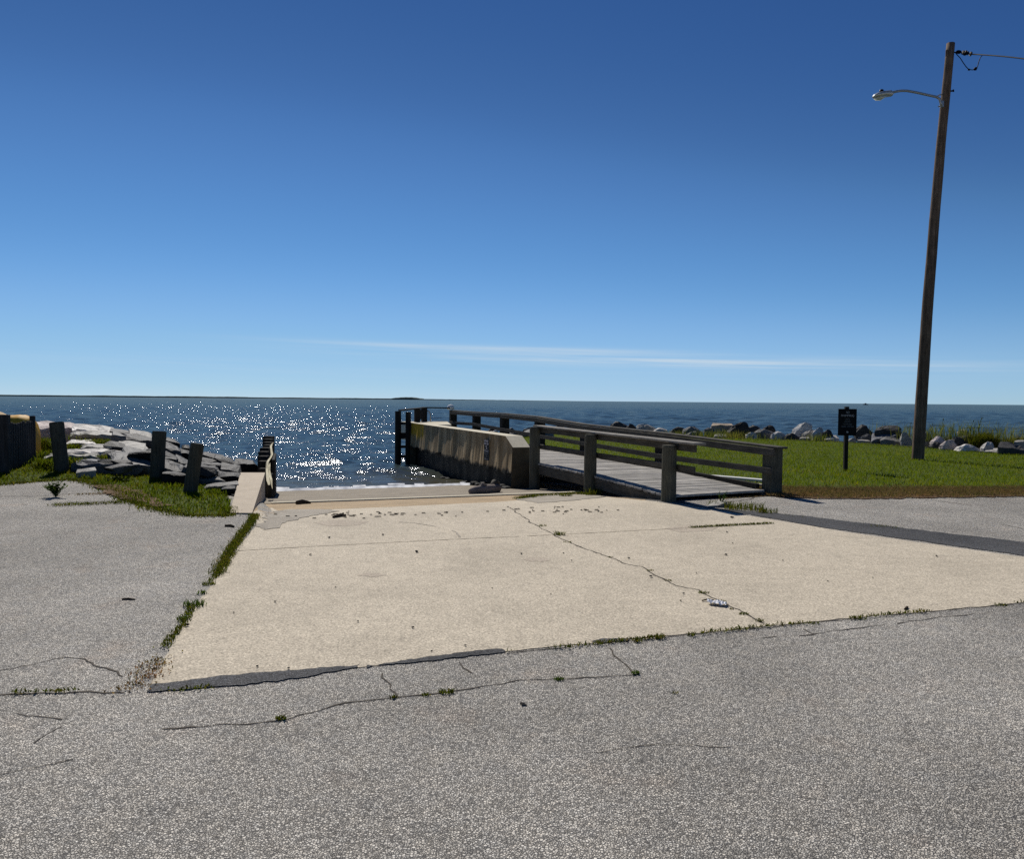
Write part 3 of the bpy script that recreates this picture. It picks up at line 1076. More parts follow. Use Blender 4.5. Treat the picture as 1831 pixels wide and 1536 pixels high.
def build_pier():
    root = thing('wooden_pier', 'weathered grey timber pier with plank deck and post-and-rail sides beside the ramp', 'pier', P(3, 1.3, 0))
    b = B()
    s = 0.02
    while s < 19.6:
        w = 0.140
        o0 = 0.02 + rng.uniform(-.015, .015) if s < 5.95 else 0.20
        o1 = 2.06 + rng.uniform(-.015, .015)
        z = deck_z(s + .07) - 0.02 + rng.uniform(-.004, .004)
        if True:
            b.box(P(s + w / 2 + .13 * max(0, 1 - s / 2), (o0 + o1) / 2, z), V_S * (w / 2) + V_Z * rng.uniform(-.002, .002), V_O * (o1 - o0) / 2 + V_S * .13 * max(0, 1 - s / 2), V_Z * 0.019, 1.0, 0.004)
        s += w + rng.uniform(0.006, 0.014)
    b.build('decking', M['plank'], root, rot=ROT_O)
    for o in (0.06, 2.02):
        b = B()
        for a, c in ((0.25, 2.83), (2.835, 5.9), (5.905, 12), (12.005, 19.6)):
            if o < 1 and a > 5:
                continue
            za, zc = deck_z(a) - .045 - .10, deck_z(c) - .045 - .10
            b.beam(P(a, o, za), P(c, o, zc), 0.07, 0.20)
        b.build('stringer', M['rail'], root, rot=ROT_S)
    b = B()
    b.beam(P(0.42, 2.04, deck_z(.42) + .045), P(5, 2.04, deck_z(5) + .045), 0.07, 0.085)
    b.beam(P(5.01, 2.04, deck_z(5) + .045), P(12, 2.04, deck_z(12) + .045), 0.07, 0.085)
    b.build('curb_board', M['dark_pile'], root, rot=ROT_S)

    # round piles on the ramp side
    for s, ztop, r in ((0.0, 0.905, .118), (2.83, 0.955, .12), (5.67, 1.0, .118)):
        b = B()
        zb = -0.075 * s - 0.4
        pts = [P(s, -0.02, zb), P(s, -.02, 0.0), P(s, -.02, .45), P(s, -.02, ztop - .03), P(s, -.02, ztop)]
        b.tube(pts, [r * 1.04, r * 1.02, r, r * .98, r * .9], 20, True, 0.025)
        b.build('post', M['pile'], root, smooth=False)
    # square posts along the lawn side, out to the pier end
    for s, zt, zb in ((0.30, 0.81, -.3), (3.89, 0.89, -.5), (7.66, 0.95, -.8), (10.8, 1.08, -1.2), (13.85, 1.12, -1.5), (16.85, 1.115, -1.8), (19.9, 1.18, -2.0)):
        b = B()
        h = 0.125 if s < 2 else 0.13
        b.box(P(s, 2.24, (zt + zb) / 2), V_S * h, V_O * h, V_Z * (zt - zb) / 2, 0.99, 0.012)
        b.build('post', M['pile'] if s < 2 else M['dark_pile'], root)

    def rail(name, path, w, h, mat='rail', sub=None):
        bb = B()
        for (s0, o0, z0), (s1, o1, z1) in zip(path[:-1], path[1:]):
            bb.beam(P(s0, o0, z0), P(s1, o1, z1), w, h)
        return bb.build(name, M[mat], root, rot=ROT_S)
    # ramp side: flat cap, board under it, middle rail
    rail('rail_cap', [(-0.62, 0.14, .955), (2.75, 0.14, .985), (5.92, 0.14, 1.018)], 0.22, 0.036, 'cap_rail')
    rail('rail_board', [(-0.52, 0.13, .875), (2.75, 0.13, .905), (5.80, 0.13, .938)], 0.045, 0.115)
    rail('middle_rail', [(-0.50, 0.125, .545), (2.75, 0.125, .550), (5.72, 0.125, .556)], 0.045, 0.095)
    # lawn side
    rail('rail_cap', [(-0.02, 2.20, .832), (3.89, 2.20, .925), (7.66, 2.20, .99), (10.8, 2.20, 1.118), (13.85, 2.20, 1.16), (16.85, 2.20, 1.155), (20.0, 2.20, 1.175)], 0.20, 0.036, 'rail')
    rail('rail_board', [(0.08, 2.10, .748), (3.89, 2.10, .84), (7.66, 2.10, .905), (10.8, 2.10, 1.033), (13.85, 2.10, 1.075), (16.85, 2.10, 1.07), (19.9, 2.10, 1.09)], 0.045, 0.125)
    rail('middle_rail', [(0.14, 2.097, .425), (3.89, 2.097, .432), (7.66, 2.097, .505), (10.8, 2.097, .56), (13.85, 2.097, .64), (16.85, 2.097, .715), (19.9, 2.097, .68)], 0.045, 0.11)
    # seaward end: cap rails joining the fender piles to the last post
    rail('end_rail', [(17.62, -0.45, 1.20), (19.25, .92, 1.285)], 0.16, 0.05, 'dark_pile')
    rail('end_rail', [(19.28, .84, 1.29), (19.92, 2.2, 1.27)], 0.16, 0.05, 'dark_pile')
    for s, o in ((18.55, 0.42), (19.2, .86)):
        b = B()
        b.box(P(s, o, 0.2), V_S * .10, V_O * .10, V_Z * 1.07, 1, 0.01)
        b.build('end_post', M['dark_pile'], root)
    b = B()
    b.box(P(18.88, 0.66, 1.03), (V_S * .33 + V_O * .22), (V_O * .03 - V_S * .04), V_Z * 0.19)
    b.build('end_board', M['dark_pile'], root)
    # bent tube grab handle
    b = B()
    pts = [P(19.3, 1.14, .72), P(19.3, 1.14, 1.0), P(19.3, 1.12, 1.08), P(19.28, 1.07, 1.14), P(19.25, .98, 1.18)]
    b.tube(pts, 0.022, 8)
    b.build('grab_handle', M['metal'], root, smooth=True)
    # pale mooring cap on the last post
    b = B()
    pts = [P(19.85, 2.12 + 0.10 * math.cos(a), 1.21 + 0.11 * math.sin(a)) for a in [i * PI / 8 for i in range(9)]]
    b.tube(pts, [0.05 + .05 * math.sin(i * PI / 8) for i in range(9)], 8)
    b.build('post_cap', M['white_board'], root, smooth=True)


build_pier()


def build_ladder():
    root = thing('fender_ladder', 'black wooden fender piles with cross rungs at the seaward end of the wall', 'ladder', P(17.5, -.5, -1))
    p1, p2 = P(17.72, -.50), P(17.55, -.06)
    for p, zt, r in ((p1, 1.17, .115), (P(17.68, -.13), 1.14, .105)):
        b = B()
        b.tube([Vector((p.x, p.y, -2)), Vector((p.x, p.y, 0)), Vector((p.x, p.y, zt))], [r * 1.05, r, r * .97], 12, True, .03)
        b.build('pile', M['dark_pile'], root)
    for z, h in ((0.72, .09), (0.27, .22), (-.14, .1), (-.5, .1)):
        b = B()
        b.beam(P(17.73, -.45, z), P(17.69, -.15, z), 0.07, h)
        b.build('rung', M['dark_pile'], root)


build_ladder()

# ------------------------------------------------------------------ low concrete wall, timber piles and bleached strip on the other side of the ramp
def build_ramp_wall():
    a = at_z(411, 917, 0.02)
    c = at_z(451, 917.3, 0.02)
    d = at_z(474, 845, 0.10)
    e = at_z(430, 845, 0.10)
    root = thing('ramp_wall', 'low pale concrete wall with flat top edging the boat ramp beside the grass', 'wall', (a + c) / 2)
    b = B()
    n = 12
    prev = None
    for i in range(n + 1):
        t = i / n
        l, r = a.lerp(e, t), c.lerp(d, t)
        ring = [b.bm.verts.new(q) for q in (Vector((l.x, l.y, -1.2)), l, r, Vector((r.x, r.y, -1.2)))]
        if prev:
            for k in range(4):
                b.bm.faces.new((prev[k], prev[(k + 1) % 4], ring[(k + 1) % 4], ring[k]))
        else:
            b.bm.faces.new(ring[::-1])
        prev = ring
    b.bm.faces.new(prev)
    es = [ed for ed in b.bm.edges if all(v.co.z > -0.5 for v in ed.verts) and len(ed.link_faces) == 2 and ed.calc_face_angle(0) > 0.7]
    bmesh.ops.bevel(b.bm, geom=es, offset=0.012, segments=2, affect='EDGES')
    o = b.build('wall_body', M['ramp_wall'], root)
    return root


build_ramp_wall()


def build_pile_row():
    base = at_y(468, 840, 16.6)
    root = thing('timber_pile_row', 'stepped row of dark square timber piles behind the low concrete ramp wall', 'bulkhead', Vector((base.x, base.y, -0.6)))
    tops = [(461, 475.5, 838), (460, 475.5, 825), (460, 475.5, 816), (461, 476, 808), (464, 479.5, 801), (469, 482.5, 796), (469, 483, 791), (469, 483.5, 785.5), (469.5, 485, 780.5)]
    for i, (x0, x1, yt) in enumerate(tops):
        d = 16.45 + 0.31 * i
        l, r = at_y(x0, yt, d), at_y(x1, yt, d)
        w = (r - l).length / 2
        c = (l + r) / 2
        b = B()
        zt = c.z
        b.box(Vector((c.x, c.y + .14, (zt - 1.6) / 2)), (w, 0, 0), Vector((0, 0.145, 0)), (0, 0, (zt + 1.6) / 2), 0.98, 0.012)
        b.build('pile', M['dark_pile'], root)
    # dark plank facing and the near post
    b = B()
    l, r = at_y(478, 830, 16.2), at_y(488, 830, 16.2)
    b.box(Vector(((l.x + r.x) / 2, 16.2, -.5)), ((r.x - l.x) / 2, 0, 0), (0, .09, 0), (0, 0, .56), 0.95, 0.01)
    b.build('near_post', M['dark_pile'], root)
    b = B()
    l = at_y(487, 800, 17.2)
    b.box(Vector((l.x - .05, 17.5, -.3)), (0.03, 0, 0), (-.28, 1.0, 0), (0, 0, .62), 1, 0.01)
    b.build('wale_board', M['dark_pile'], root)
    return root


build_pile_row()

strip_root = thing('bleached_strip', 'bleached white wavy strip hanging on the dark timber pile beside the ramp', 'driftwood', at_y(481, 870, 15.45))
def ribbon(pxs, ws, d):
    b = B()
    prev = None
    for (x, y), w in zip(pxs, ws):
        c = at_y(x, y, d)
        row = [b.bm.verts.new(c + Vector((w * u, .25 * w * (1 - u * u) * (-1 if d > 15.42 else 1) + .04 * noise.noise(Vector((y * .2, u, 1))), rng.uniform(-.006, .006)))) for u in (-1, -.4, .3, 1)]
        if prev:
            for k in range(3):
                b.bm.faces.new((prev[k], prev[k + 1], row[k + 1], row[k]))
        prev = row
    return b


pa = [(489, 791), (486, 794), (484.5, 799), (485.5, 806), (486, 812), (483.5, 818), (480.5, 823), (477.8, 827), (478, 838), (478.3, 850), (479.5, 860), (481, 867)]
ribbon(pa, [.010, .020, .018, .02, .022, .020, .024, .026, .028, .03, .032, .018], 15.45).build('strand', M['white_strip'], strip_root)
pb = [(482.8, 827.5), (481.6, 834), (481.6, 841), (483, 850), (484.5, 858), (485.5, 866), (487.2, 874)]
ribbon(pb, [.010, .016, .020, .024, .020, .016, .006], 15.4).build('strand', M['white_strip'], strip_root)

# ------------------------------------------------------------------ leaning wooden bollards beside the verge
BOL = [((112, 851), 15.9, (101, 755), .135, 'thick wooden bollard tilted beside the dark plank fence and a leafy weed'),
       ((280, 856), 15.6, (285, 771), .135, 'upright wooden bollard between two others at the edge of the stone bank'),
       ((340, 881), 13.3, (353, 793), .112, 'leaning wooden bollard on the grass, the one closest to the low concrete wall')]
for (bx, by), d, (tx, ty), r, lab in BOL:
    p0 = at_y(bx, by, d)
    p1 = at_y(tx, ty, d + 0.05)
    root = thing('wooden_bollard', lab, 'bollard', p0, 'leaning wooden bollards along the grass verge')
    b = B()
    ax = (p1 - p0).normalized()
    b.tube([p0 - ax * .5, p0, p0.lerp(p1, .5), p1 - ax * .02, p1], [r * 1.02, r * 1.02, r, r * .98, r * .92], 18, True, .03)
    b.build('post', M['bollard'], root)

# ------------------------------------------------------------------ dark plank fence and tarp
def build_fence():
    A = at_ground(8, 868)
    C = at_ground(61, 842)
    A = Vector((at_y(10, 868, 15.4).x, 15.4, 0))
    C = Vector((at_y(60, 842, 17.3).x, 17.3, 0.0))
    root = thing('plank_fence', 'dark upright plank fence at the edge of the grass by the car park', 'fence', (A + C) / 2)
    d = (C - A).normalized()
    nrm = Vector((d.y, -d.x, 0))
    L = (C - A).length
    b = B()
    n = 12
    for i in range(n):
        t = (i + .5) / n
        c = A + d * L * t
        h = 1.08 + rng.uniform(-.02, .02)
        b.box(Vector((c.x, c.y, h / 2 - .02)), d * (L / n / 2 - .014), nrm * .014, (0, 0, h / 2), 1.0, 0.006)
    b.build('plank_panel', M['fence'], root)
    for z in (0.25, .85):
        b = B()
        b.beam(A - nrm * .05 + V_Z * z, C - nrm * .05 + V_Z * z, .04, .09)
        b.build('back_rail', M['fence'], root)
    for p, h, wd in ((A - d * .12 + nrm * .02, 1.24, .09), (C + d * .05 - nrm * .02, 1.17, .05)):
        b = B()
        b.box(Vector((p.x, p.y, h / 2 - .1)), d * wd, nrm * wd, (0, 0, h / 2 + .1), 1, .01)
        b.build('post', M['fence'], root)
    # planks that run back from the near post, out of the frame
    b = B()
    E2 = A + Vector((-2.4, -0.35, 0))
    d2 = (E2 - A).normalized()
    n2 = Vector((d2.y, -d2.x, 0))
    for i in range(12):
        c = A - d * .12 + d2 * (.2 + i * .2)
        b.box(Vector((c.x, c.y, .52)), d2 * .088, n2 * .014, (0, 0, .54), 1, .006)
    b.build('plank_panel', M['fence'], root)
    # boards stacked behind the fence carry the tarp
    return A, C, d, nrm


FA, FC, FD, FN = build_fence()


def build_tarp():
    c0 = Vector((-12.0, 17.95, 0))
    AX, AY = Vector((.997, .08, 0)), Vector((-.08, .997, 0))
    root = thing('tarp_bundle', 'crumpled yellow tarp with tan canvas heaped behind the dark plank fence', 'tarp', Vector((c0.x, c0.y, 0)))
    for name, mat, lo, hi, zt, seed in (('tarp', 'tarp', -1.0, 1.16, 1.22, 3), ('canvas', 'tan', -1.7, .62, 1.27, 9)):
        b = B()
        n, m = 36, 20
        g = []
        for i in range(n + 1):
            u = i / n
            rowv = []
            for j in range(m + 1):
                v = j / m
                a = v * PI
                along = lo + (hi - lo) * u
                rr = 0.42 + .05 * noise.noise(Vector((u * 6, v * 4, seed)))
                endf = min(1, (u * 9) ** .6, ((1 - u) * 9) ** .6)
                zz = (zt - .05 * u + .06 * noise.noise(Vector((u * 5, v * 3, seed + 4))) + .025 * noise.noise(Vector((u * 17, v * 9, seed)))) * (1 if 0 < j < m else 0)
                zz *= (math.sin(a) ** .28 if 0 < j < m else 0)
                zz *= (.86 + .14 * endf)
                p = c0 + AX * along - AY * math.cos(a) * rr * (.6 + .4 * endf)
                if name == 'canvas':
                    zz = max(zz, 0.0)
                    p = p + AY * .12
                rowv.append(b.bm.verts.new((p.x, p.y, zz)))
            g.append(rowv)
        for i in range(n):
            for j in range(m):
                b.bm.faces.new((g[i][j], g[i + 1][j], g[i + 1][j + 1], g[i][j + 1]))
        b.bm.faces.new(g[0])
        b.bm.faces.new(g[-1][::-1])
        b.build(name, M[mat], root, smooth=True)


build_tarp()

bd = B()
q = [at_z(x, y, .05) for x, y in ((15, 859), (56, 850.5), (77, 849), (60, 855), (22, 860.5))]
bd.hull(q + [p - V_Z * .05 for p in q])
o = bd.build('loose_board', M['board'], None, origin=q[0])
tag(o, 'pale flat board lying on the ground in front of the dark fence', 'board')

# ------------------------------------------------------------------ stones
def tone(t):
    return {'w': (0.55, 0.52, 0.47), 'p': (0.48, 0.40, 0.36), 'l': (0.30, 0.285, 0.25), 'g': (0.15, 0.145, 0.135), 'b': (0.12, 0.122, 0.13), 'd': (0.06, 0.057, 0.052), 'k': (0.045, 0.042, 0.038), 't': (0.36, 0.29, 0.21)}[t]


def stone(name, px0, px1, yt, ym, yb, d, tn, label, slope=0.0, depth=None, group='riprap stones', seed=0, cut=2, shade=1.0, boulder=False):
    """one stone: its top runs from ym (front edge) back to yt; slope tips the right side down (pixels)"""
    r = random.Random(seed * 7919 + 13)
    cy = (px0 + px1) / 2
    W = (px1 - px0) * d / F
    D = depth if depth else max(0.3, min(1.6, W * 0.62))
    fl, fr = at_y(px0, ym - slope / 2, d), at_y(px1, ym + slope / 2, d)
    bl, br = at_y(px0 + (px1 - px0) * .06, yt - slope / 2, d + D), at_y(px1 - (px1 - px0) * .06, yt + slope / 2, d + D)
    zb = at_y(cy, yb, d).z - 0.22
    if boulder:
        D *= .8
    top = []
    for i in range(9):
        u = i / 8
        w = (1 - abs(u - .5) * 2)
        top.append(fl.lerp(fr, u) + Vector((0, -r.uniform(.0, .22) * D * w, r.uniform(-.10, .05) * max(.15, fl.z - zb) * (1 if 0 < i < 8 else 1.8))))
        top.append(bl.lerp(br, u) + Vector((0, r.uniform(0, .18) * D * w, r.uniform(-.10, .05) * max(.15, fl.z - zb) * (1 if 0 < i < 8 else 2.2))))
    top.append((fl + br) / 2 + Vector((0, 0, r.uniform(0, .05))))
    if boulder:
        H = at_y(cy, yt, d).z - at_y(cy, yb, d).z
        pk = r.uniform(.25, .75)
        top = []
        zt = at_y(cy, yt, d + D * .4).z
        for k in range(13):
            u = k / 12
            e = abs(u - pk) / max(pk, 1 - pk)
            drop = H * (.62 * e ** r.uniform(1.1, 2.2) + r.uniform(-.04, .10))
            x = fl.x + (fr.x - fl.x) * (.04 + .92 * u)
            top.append(Vector((x, d + D * (.35 + r.uniform(-.15, .25)), zt - max(0, drop))))
            if k % 2 == 0:
                top.append(Vector((x, d + D * r.uniform(0, .12), zt - max(0, drop) - H * r.uniform(.12, .4))))
                top.append(Vector((x, d + D * r.uniform(.8, 1), zt - max(0, drop) - H * r.uniform(.1, .35))))
        top += [Vector((x_, d + D * .5, at_y(cy, yb, d).z + H * r.uniform(.2, .5))) for x_ in (fl.x, fr.x)]
    bot = []
    for p in (fl, fr, bl, br, (fl + fr) / 2, (fl + bl) / 2, (fr + br) / 2):
        c = (fl + fr + bl + br) / 4
        q = c + (p - c) * r.uniform(.82, 1.02)
        bot.append(Vector((q.x, q.y, zb)))
        q2 = c + (p - c) * r.uniform(.95, 1.08)
        if boulder:
            continue
        bot.append(Vector((q2.x, q2.y, zb + (p.z - zb) * r.uniform(.35, .65))))
    b = B()
    b.hull(top + bot)
    if cut:
        bmesh.ops.triangulate(b.bm, faces=b.bm.faces[:])
        bmesh.ops.subdivide_edges(b.bm, edges=b.bm.edges[:], cuts=cut, use_grid_fill=True)
        amp = min(0.07, W * .06)
        for v in b.bm.verts:
            p = v.co
            n = noise.noise_vector(p * 3.2 + Vector((seed * 3.1, 0, 0))) * amp + noise.noise_vector(p * 9 + Vector((0, seed, 0))) * amp * .45
            v.co = p + n
    base = Vector(((fl.x + fr.x) / 2, d + D / 2, zb))
    o = b.build(name, M['rock'], None, origin=base)
    k = r.uniform(.88, 1.12) * shade
    c = tone(tn)
    o.color = (c[0] * k, c[1] * k, c[2] * k, 1)
    tag(o, label, 'rock', group)
    return o


GL = 'riprap stones on the bank beside the plank fence'
LEFT = [  # px0 px1 ytop yfront ybottom distance tone label slope depth
    (58, 150, 757, 765, 784, 21.6, 'p', 'long pinkish white block crowning the bank behind the thick tilted bollard', 0, 1.6),
    (128, 216, 762, 771, 778, 21.0, 'w', 'long white slab on the crest next to the pinkish block', 3, 1.5),
    (124, 206, 771, 778, 784, 20.0, 'l', 'mossy pale slab below the white crest slab', 0, 1.2),
    (196, 232, 767, 774, 782, 20.6, 'd', 'dark wedge at the end of the white crest slab', 4, 1.0),
    (199, 226, 775, 780, 793, 19.2, 'g', 'small grey cube-like block on the bank, one face lit', 4, .5),
    (228, 276, 771, 780, 786, 20.4, 'l', 'long greenish pale slab tipped toward the water', 9, 1.3),
    (216, 278, 780, 786, 798, 19.3, 'd', 'brownish dark slab tipped toward the water', 9, 1.0),
    (118, 172, 787, 792, 797, 18.9, 'w', 'thin white slab flush with the grass on the bank', 0, 1.0),
    (142, 218, 796, 801, 806, 18.2, 'l', 'grey-white slab set in grass midway up the bank', 0, .9),
    (210, 264, 791, 800, 810, 18.4, 'l', 'light grey slab slanting down beside the middle bollard', 8, 1.0),
    (80, 221, 805, 810, 817, 17.4, 'w', 'very long white-topped slab with a dark end, low on the bank', -2, 1.0),
    (78, 180, 812, 817, 827, 16.9, 'l', 'long slab with a grey front face behind the tilted bollard', 0, .8),
    (218, 272, 803, 815, 830, 17.0, 'g', 'big flat grey slab leaning against the middle bollard', 8, 1.2),
    (196, 274, 814, 828, 844, 16.2, 'g', 'grey slab with a slanting light edge below the big flat slab', 14, 1.0),
    (126, 254, 824, 832, 840, 15.9, 'b', 'broad blue-grey slab lying flat at the edge of the grass', 4, 1.0),
    (136, 172, 838, 843, 852, 15.1, 'l', 'small pale stone in the grass before the blue-grey slab', -4, .5),
    (294, 322, 785, 791, 806, 18.8, 'd', 'dark slab tipped steeply seaward just past the middle bollard', 12, .9),
    (324, 340, 797, 800, 808, 18.9, 'k', 'small black boulder on the waterline between two bollards', 0, .5),
    (292, 326, 797, 804, 816, 17.9, 'g', 'grey slab with a lit upper edge right of the middle bollard', 10, .9),
    (318, 342, 806, 811, 820, 18.2, 'd', 'dark angular stone behind the leaning bollard', 5, .7),
    (290, 320, 815, 822, 832, 17.0, 'l', 'pale smooth slab beside the foot of the middle bollard', 8, .8),
    (312, 342, 820, 828, 840, 16.6, 'g', 'mid grey wedge behind the leaning bollard', 8, .8),
    (288, 340, 826, 840, 856, 15.6, 'g', 'long grey slab sloping down toward the leaning bollard', 18, 1.0),
    (290, 338, 846, 850, 866, 14.6, 'k', 'black block in shade at the grass edge between two bollards', 4, .8),
    (358, 404, 812, 818, 828, 18.4, 'd', 'dark flat stone near the waterline beyond the leaning bollard', 8, 1.0),
    (378, 424, 816, 823, 836, 17.9, 'd', 'dark sloping slab beside the water behind the low wall', 12, 1.0),
    (358, 408, 828, 832, 840, 16.8, 'g', 'grey slab with a thin lit edge right of the leaning bollard', 3, .9),
    (356, 392, 834, 842, 852, 16.0, 'd', 'dark grey stone tight beside the leaning bollard', 5, .8),
    (394, 432, 830, 841, 850, 16.3, 'g', 'grey stone with a broad tilted face near the low wall', 10, .7),
    (417, 460, 823, 830, 848, 17.6, 'k', 'rounded wet black boulder at the seaward end of the low wall', 2, .9),
    (352, 404, 849, 856, 868, 14.9, 'l', 'light grey slab low on the bank beside the leaning bollard', 9, .7),
    (388, 432, 847, 852, 868, 15.2, 'k', 'black stone in shade against the low concrete wall', 4, .8),
    (366, 428, 864, 868, 876, 13.9, 'l', 'thin pale slab along the grass edge by the low wall', -2, .6),
    (392, 424, 869, 874, 900, 13.2, 'k', 'dark block under the thin pale slab next to the low wall', 0, .6),
]
for i, (a, c, yt, ym, yb, d, tn, lab, sl, dep) in enumerate(LEFT):
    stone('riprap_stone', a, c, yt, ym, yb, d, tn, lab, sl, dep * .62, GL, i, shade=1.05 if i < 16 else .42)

GR = 'riprap stones along the far edge of the lawn'
FOOT = [(860, 783, 36), (1100, 776, 39), (1240, 783, 35.2), (1400, 786, 34), (1500, 789, 33), (1620, 798, 29.5), (1700, 805, 27.3), (1780, 812, 25.6), (1860, 817, 24.5)]


def foot(px):
    for (a, ya, da), (c, yc, dc) in zip(FOOT[:-1], FOOT[1:]):
        if a <= px <= c:
            t = (px - a) / (c - a)
            return ya + (yc - ya) * t, da + (dc - da) * t
    return (FOOT[0][1], FOOT[0][2]) if px < FOOT[0][0] else (FOOT[-1][1], FOOT[-1][2])


RIGHT = [  # px0 px1 ytop yfront ybottom tone label slope
    (1089, 1126, 753, 760, 772, 'd', 'dark hump-backed boulder above the long pier rail', 4),
    (1119, 1138, 757, 760, 770, 'k', 'small dark stone beside the hump-backed boulder', 2),
    (1140, 1176, 758, 764, 772, 'l', 'pale boulder with a dark hollow above the pier rail', -3),
    (1168, 1194, 765, 768, 774, 'w', 'small whitish stone beside the pale hollowed boulder', 0),
    (1198, 1228, 764, 768, 777, 'd', 'low dark stone in the grass before the big dark group', 0),
    (1222, 1258, 763, 767, 777, 'g', 'grey stone half hidden by weeds on the shore bank', 0),
    (1230, 1248, 771, 773, 779, 'l', 'tiny pale stone below the weedy grey one', 0),
    (1259, 1280, 764, 768, 777, 'g', 'small upright grey stone in tall grass', -5),
    (1272, 1312, 757, 762, 774, 't', 'tan flat-topped boulder next to the large dark slab', 0),
    (1302, 1340, 755, 763, 779, 'k', 'large dark boulder with a slanting pale top', 7),
    (1330, 1362, 759, 762, 778, 'd', 'dark blocky boulder beside the slanting pale-topped one', 4),
    (1334, 1356, 772, 776, 783, 'w', 'white rounded stone at the foot of the dark blocky boulder', 0),
    (1276, 1299, 776, 780, 785, 'l', 'flat pale stone lying on the lawn edge', 1),
    (1352, 1394, 767, 772, 782, 'g', 'wide grey stone between dark boulder and white stone', 3),
    (1366, 1388, 760, 764, 772, 'k', 'dark pointed stone standing behind the wide grey one', 0),
    (1379, 1407, 771, 777, 785, 'w', 'bright white rounded stone near the black sign', 2),
    (1405, 1432, 774, 777, 787, 'd', 'grey stone with dark hollows below the white peak', 0),
    (1420, 1454, 755, 766, 778, 'w', 'tall white peaked boulder, the highest near the black sign', 0),
    (1436, 1462, 768, 772, 782, 'l', 'pale stone tucked under the white peaked boulder', 3),
    (1429, 1448, 782, 784, 788, 'l', 'thin pale stone flat on the grass before the peak', 0),
    (1453, 1476, 764, 769, 785, 'w', 'whitish egg-shaped boulder with weeds in front', 0),
    (1470, 1494, 768, 773, 787, 'k', 'black stone in shade between egg-shaped boulder and sign', 0),
    (1473, 1500, 779, 785, 790, 'w', 'flat white stone on the grass left of the sign post', -3),
    (1516, 1532, 783, 786, 792, 'l', 'small pale stone right behind the sign post', 0),
    (1530, 1564, 759, 766, 780, 'd', 'dark boulder with a white shoulder right of the sign', 3),
    (1536, 1562, 776, 779, 788, 'g', 'low grey stone under the white-shouldered boulder', 0),
    (1533, 1556, 787, 789, 794, 'l', 'thin stone lying in the lawn below the low grey one', 0),
    (1566, 1612, 762, 770, 789, 'd', 'largest dark boulder with a flat lit top', -1),
    (1558, 1604, 770, 783, 793, 'b', 'grey slab leaning on the largest dark boulder', -9),
    (1574, 1618, 782, 787, 799, 'g', 'grey stone at the foot of the leaning slab', 3),
    (1612, 1633, 773, 779, 796, 'l', 'small pale grey boulder just left of the utility pole', 0),
    (1650, 1672, 773, 780, 792, 'l', 'pale boulder just right of the utility pole', 3),
    (1664, 1690, 791, 794, 802, 'd', 'low dark stone on the grass right of the utility pole', 0),
    (1668, 1696, 778, 784, 798, 'p', 'pale pinkish grey boulder beside the gabled one', 0),
    (1686, 1718, 785, 794, 806, 'p', 'gabled boulder with a pink top and black front', 6),
    (1688, 1706, 780, 783, 790, 'g', 'grey stone behind the pink gabled boulder', 0),
    (1706, 1730, 780, 786, 797, 'd', 'dark stone between the gabled boulder and the shrub', 2),
    (1714, 1756, 795, 800, 810, 'w', 'long white stone lying against the shrub', 4),
    (1716, 1740, 768, 773, 781, 't', 'tan stone high on the bank left of the shrub', -2),
    (1712, 1742, 778, 781, 790, 'g', 'grey stone under the tan one left of the shrub', 0),
    (1758, 1779, 789, 799, 806, 'w', 'bright white upright stone before the shrub', -8),
    (1760, 1788, 805, 808, 812, 'l', 'flat pale stone under the bright white upright one', 0),
    (1784, 1836, 794, 802, 815, 'd', 'broad dark slab at the lawn edge right of the shrub', 8),
    (1812, 1845, 787, 791, 799, 'l', 'pale slab above the broad dark slab', 0),
    (866, 890, 765, 770, 786, 'd', 'dark stone seen through the pier rail, beside the white plank', 3),
    (886, 912, 768, 772, 786, 'k', 'black stone seen between two pier posts', 0),
    (908, 926, 765, 770, 786, 'g', 'grey stone near the end of the concrete wall', 0),
    (922, 944, 770, 776, 790, 'd', 'dark stone above the near end of the concrete wall', 2),
    (940, 962, 764, 772, 790, 'l', 'pale stone beside the round post at the wall end', 0),
    (966, 990, 762, 766, 778, 'd', 'dark stone seen behind the first round post', 2),
    (986, 1012, 759, 763, 774, 'g', 'grey stone under the far rail near the round post', 0),
    (1000, 1022, 764, 768, 777, 'w', 'white stone seen between the rails of the pier', 0),
    (1020, 1044, 758, 763, 774, 'w', 'white pointed stone under the far pier rail', 3),
    (1044, 1070, 760, 764, 775, 'd', 'dark stone beside the white pointed one', 0),
    (1062, 1094, 764, 767, 776, 'g', 'low grey stone left of the hump-backed boulder', 0),
]
for i, (a, c, yt, ym, yb, tn, lab, sl) in enumerate(RIGHT):
    fy, fd = foot((a + c) / 2)
    d = fd + max(0, fy - yb) * 0.12 + 0.15
    flat = 'flat' in lab or 'slab' in lab or 'thin' in lab
    stone('shore_boulder', a, c, yt, ym, yb, d, tn, lab, sl, None, GR, i + 100, boulder=not flat, shade=1.1)

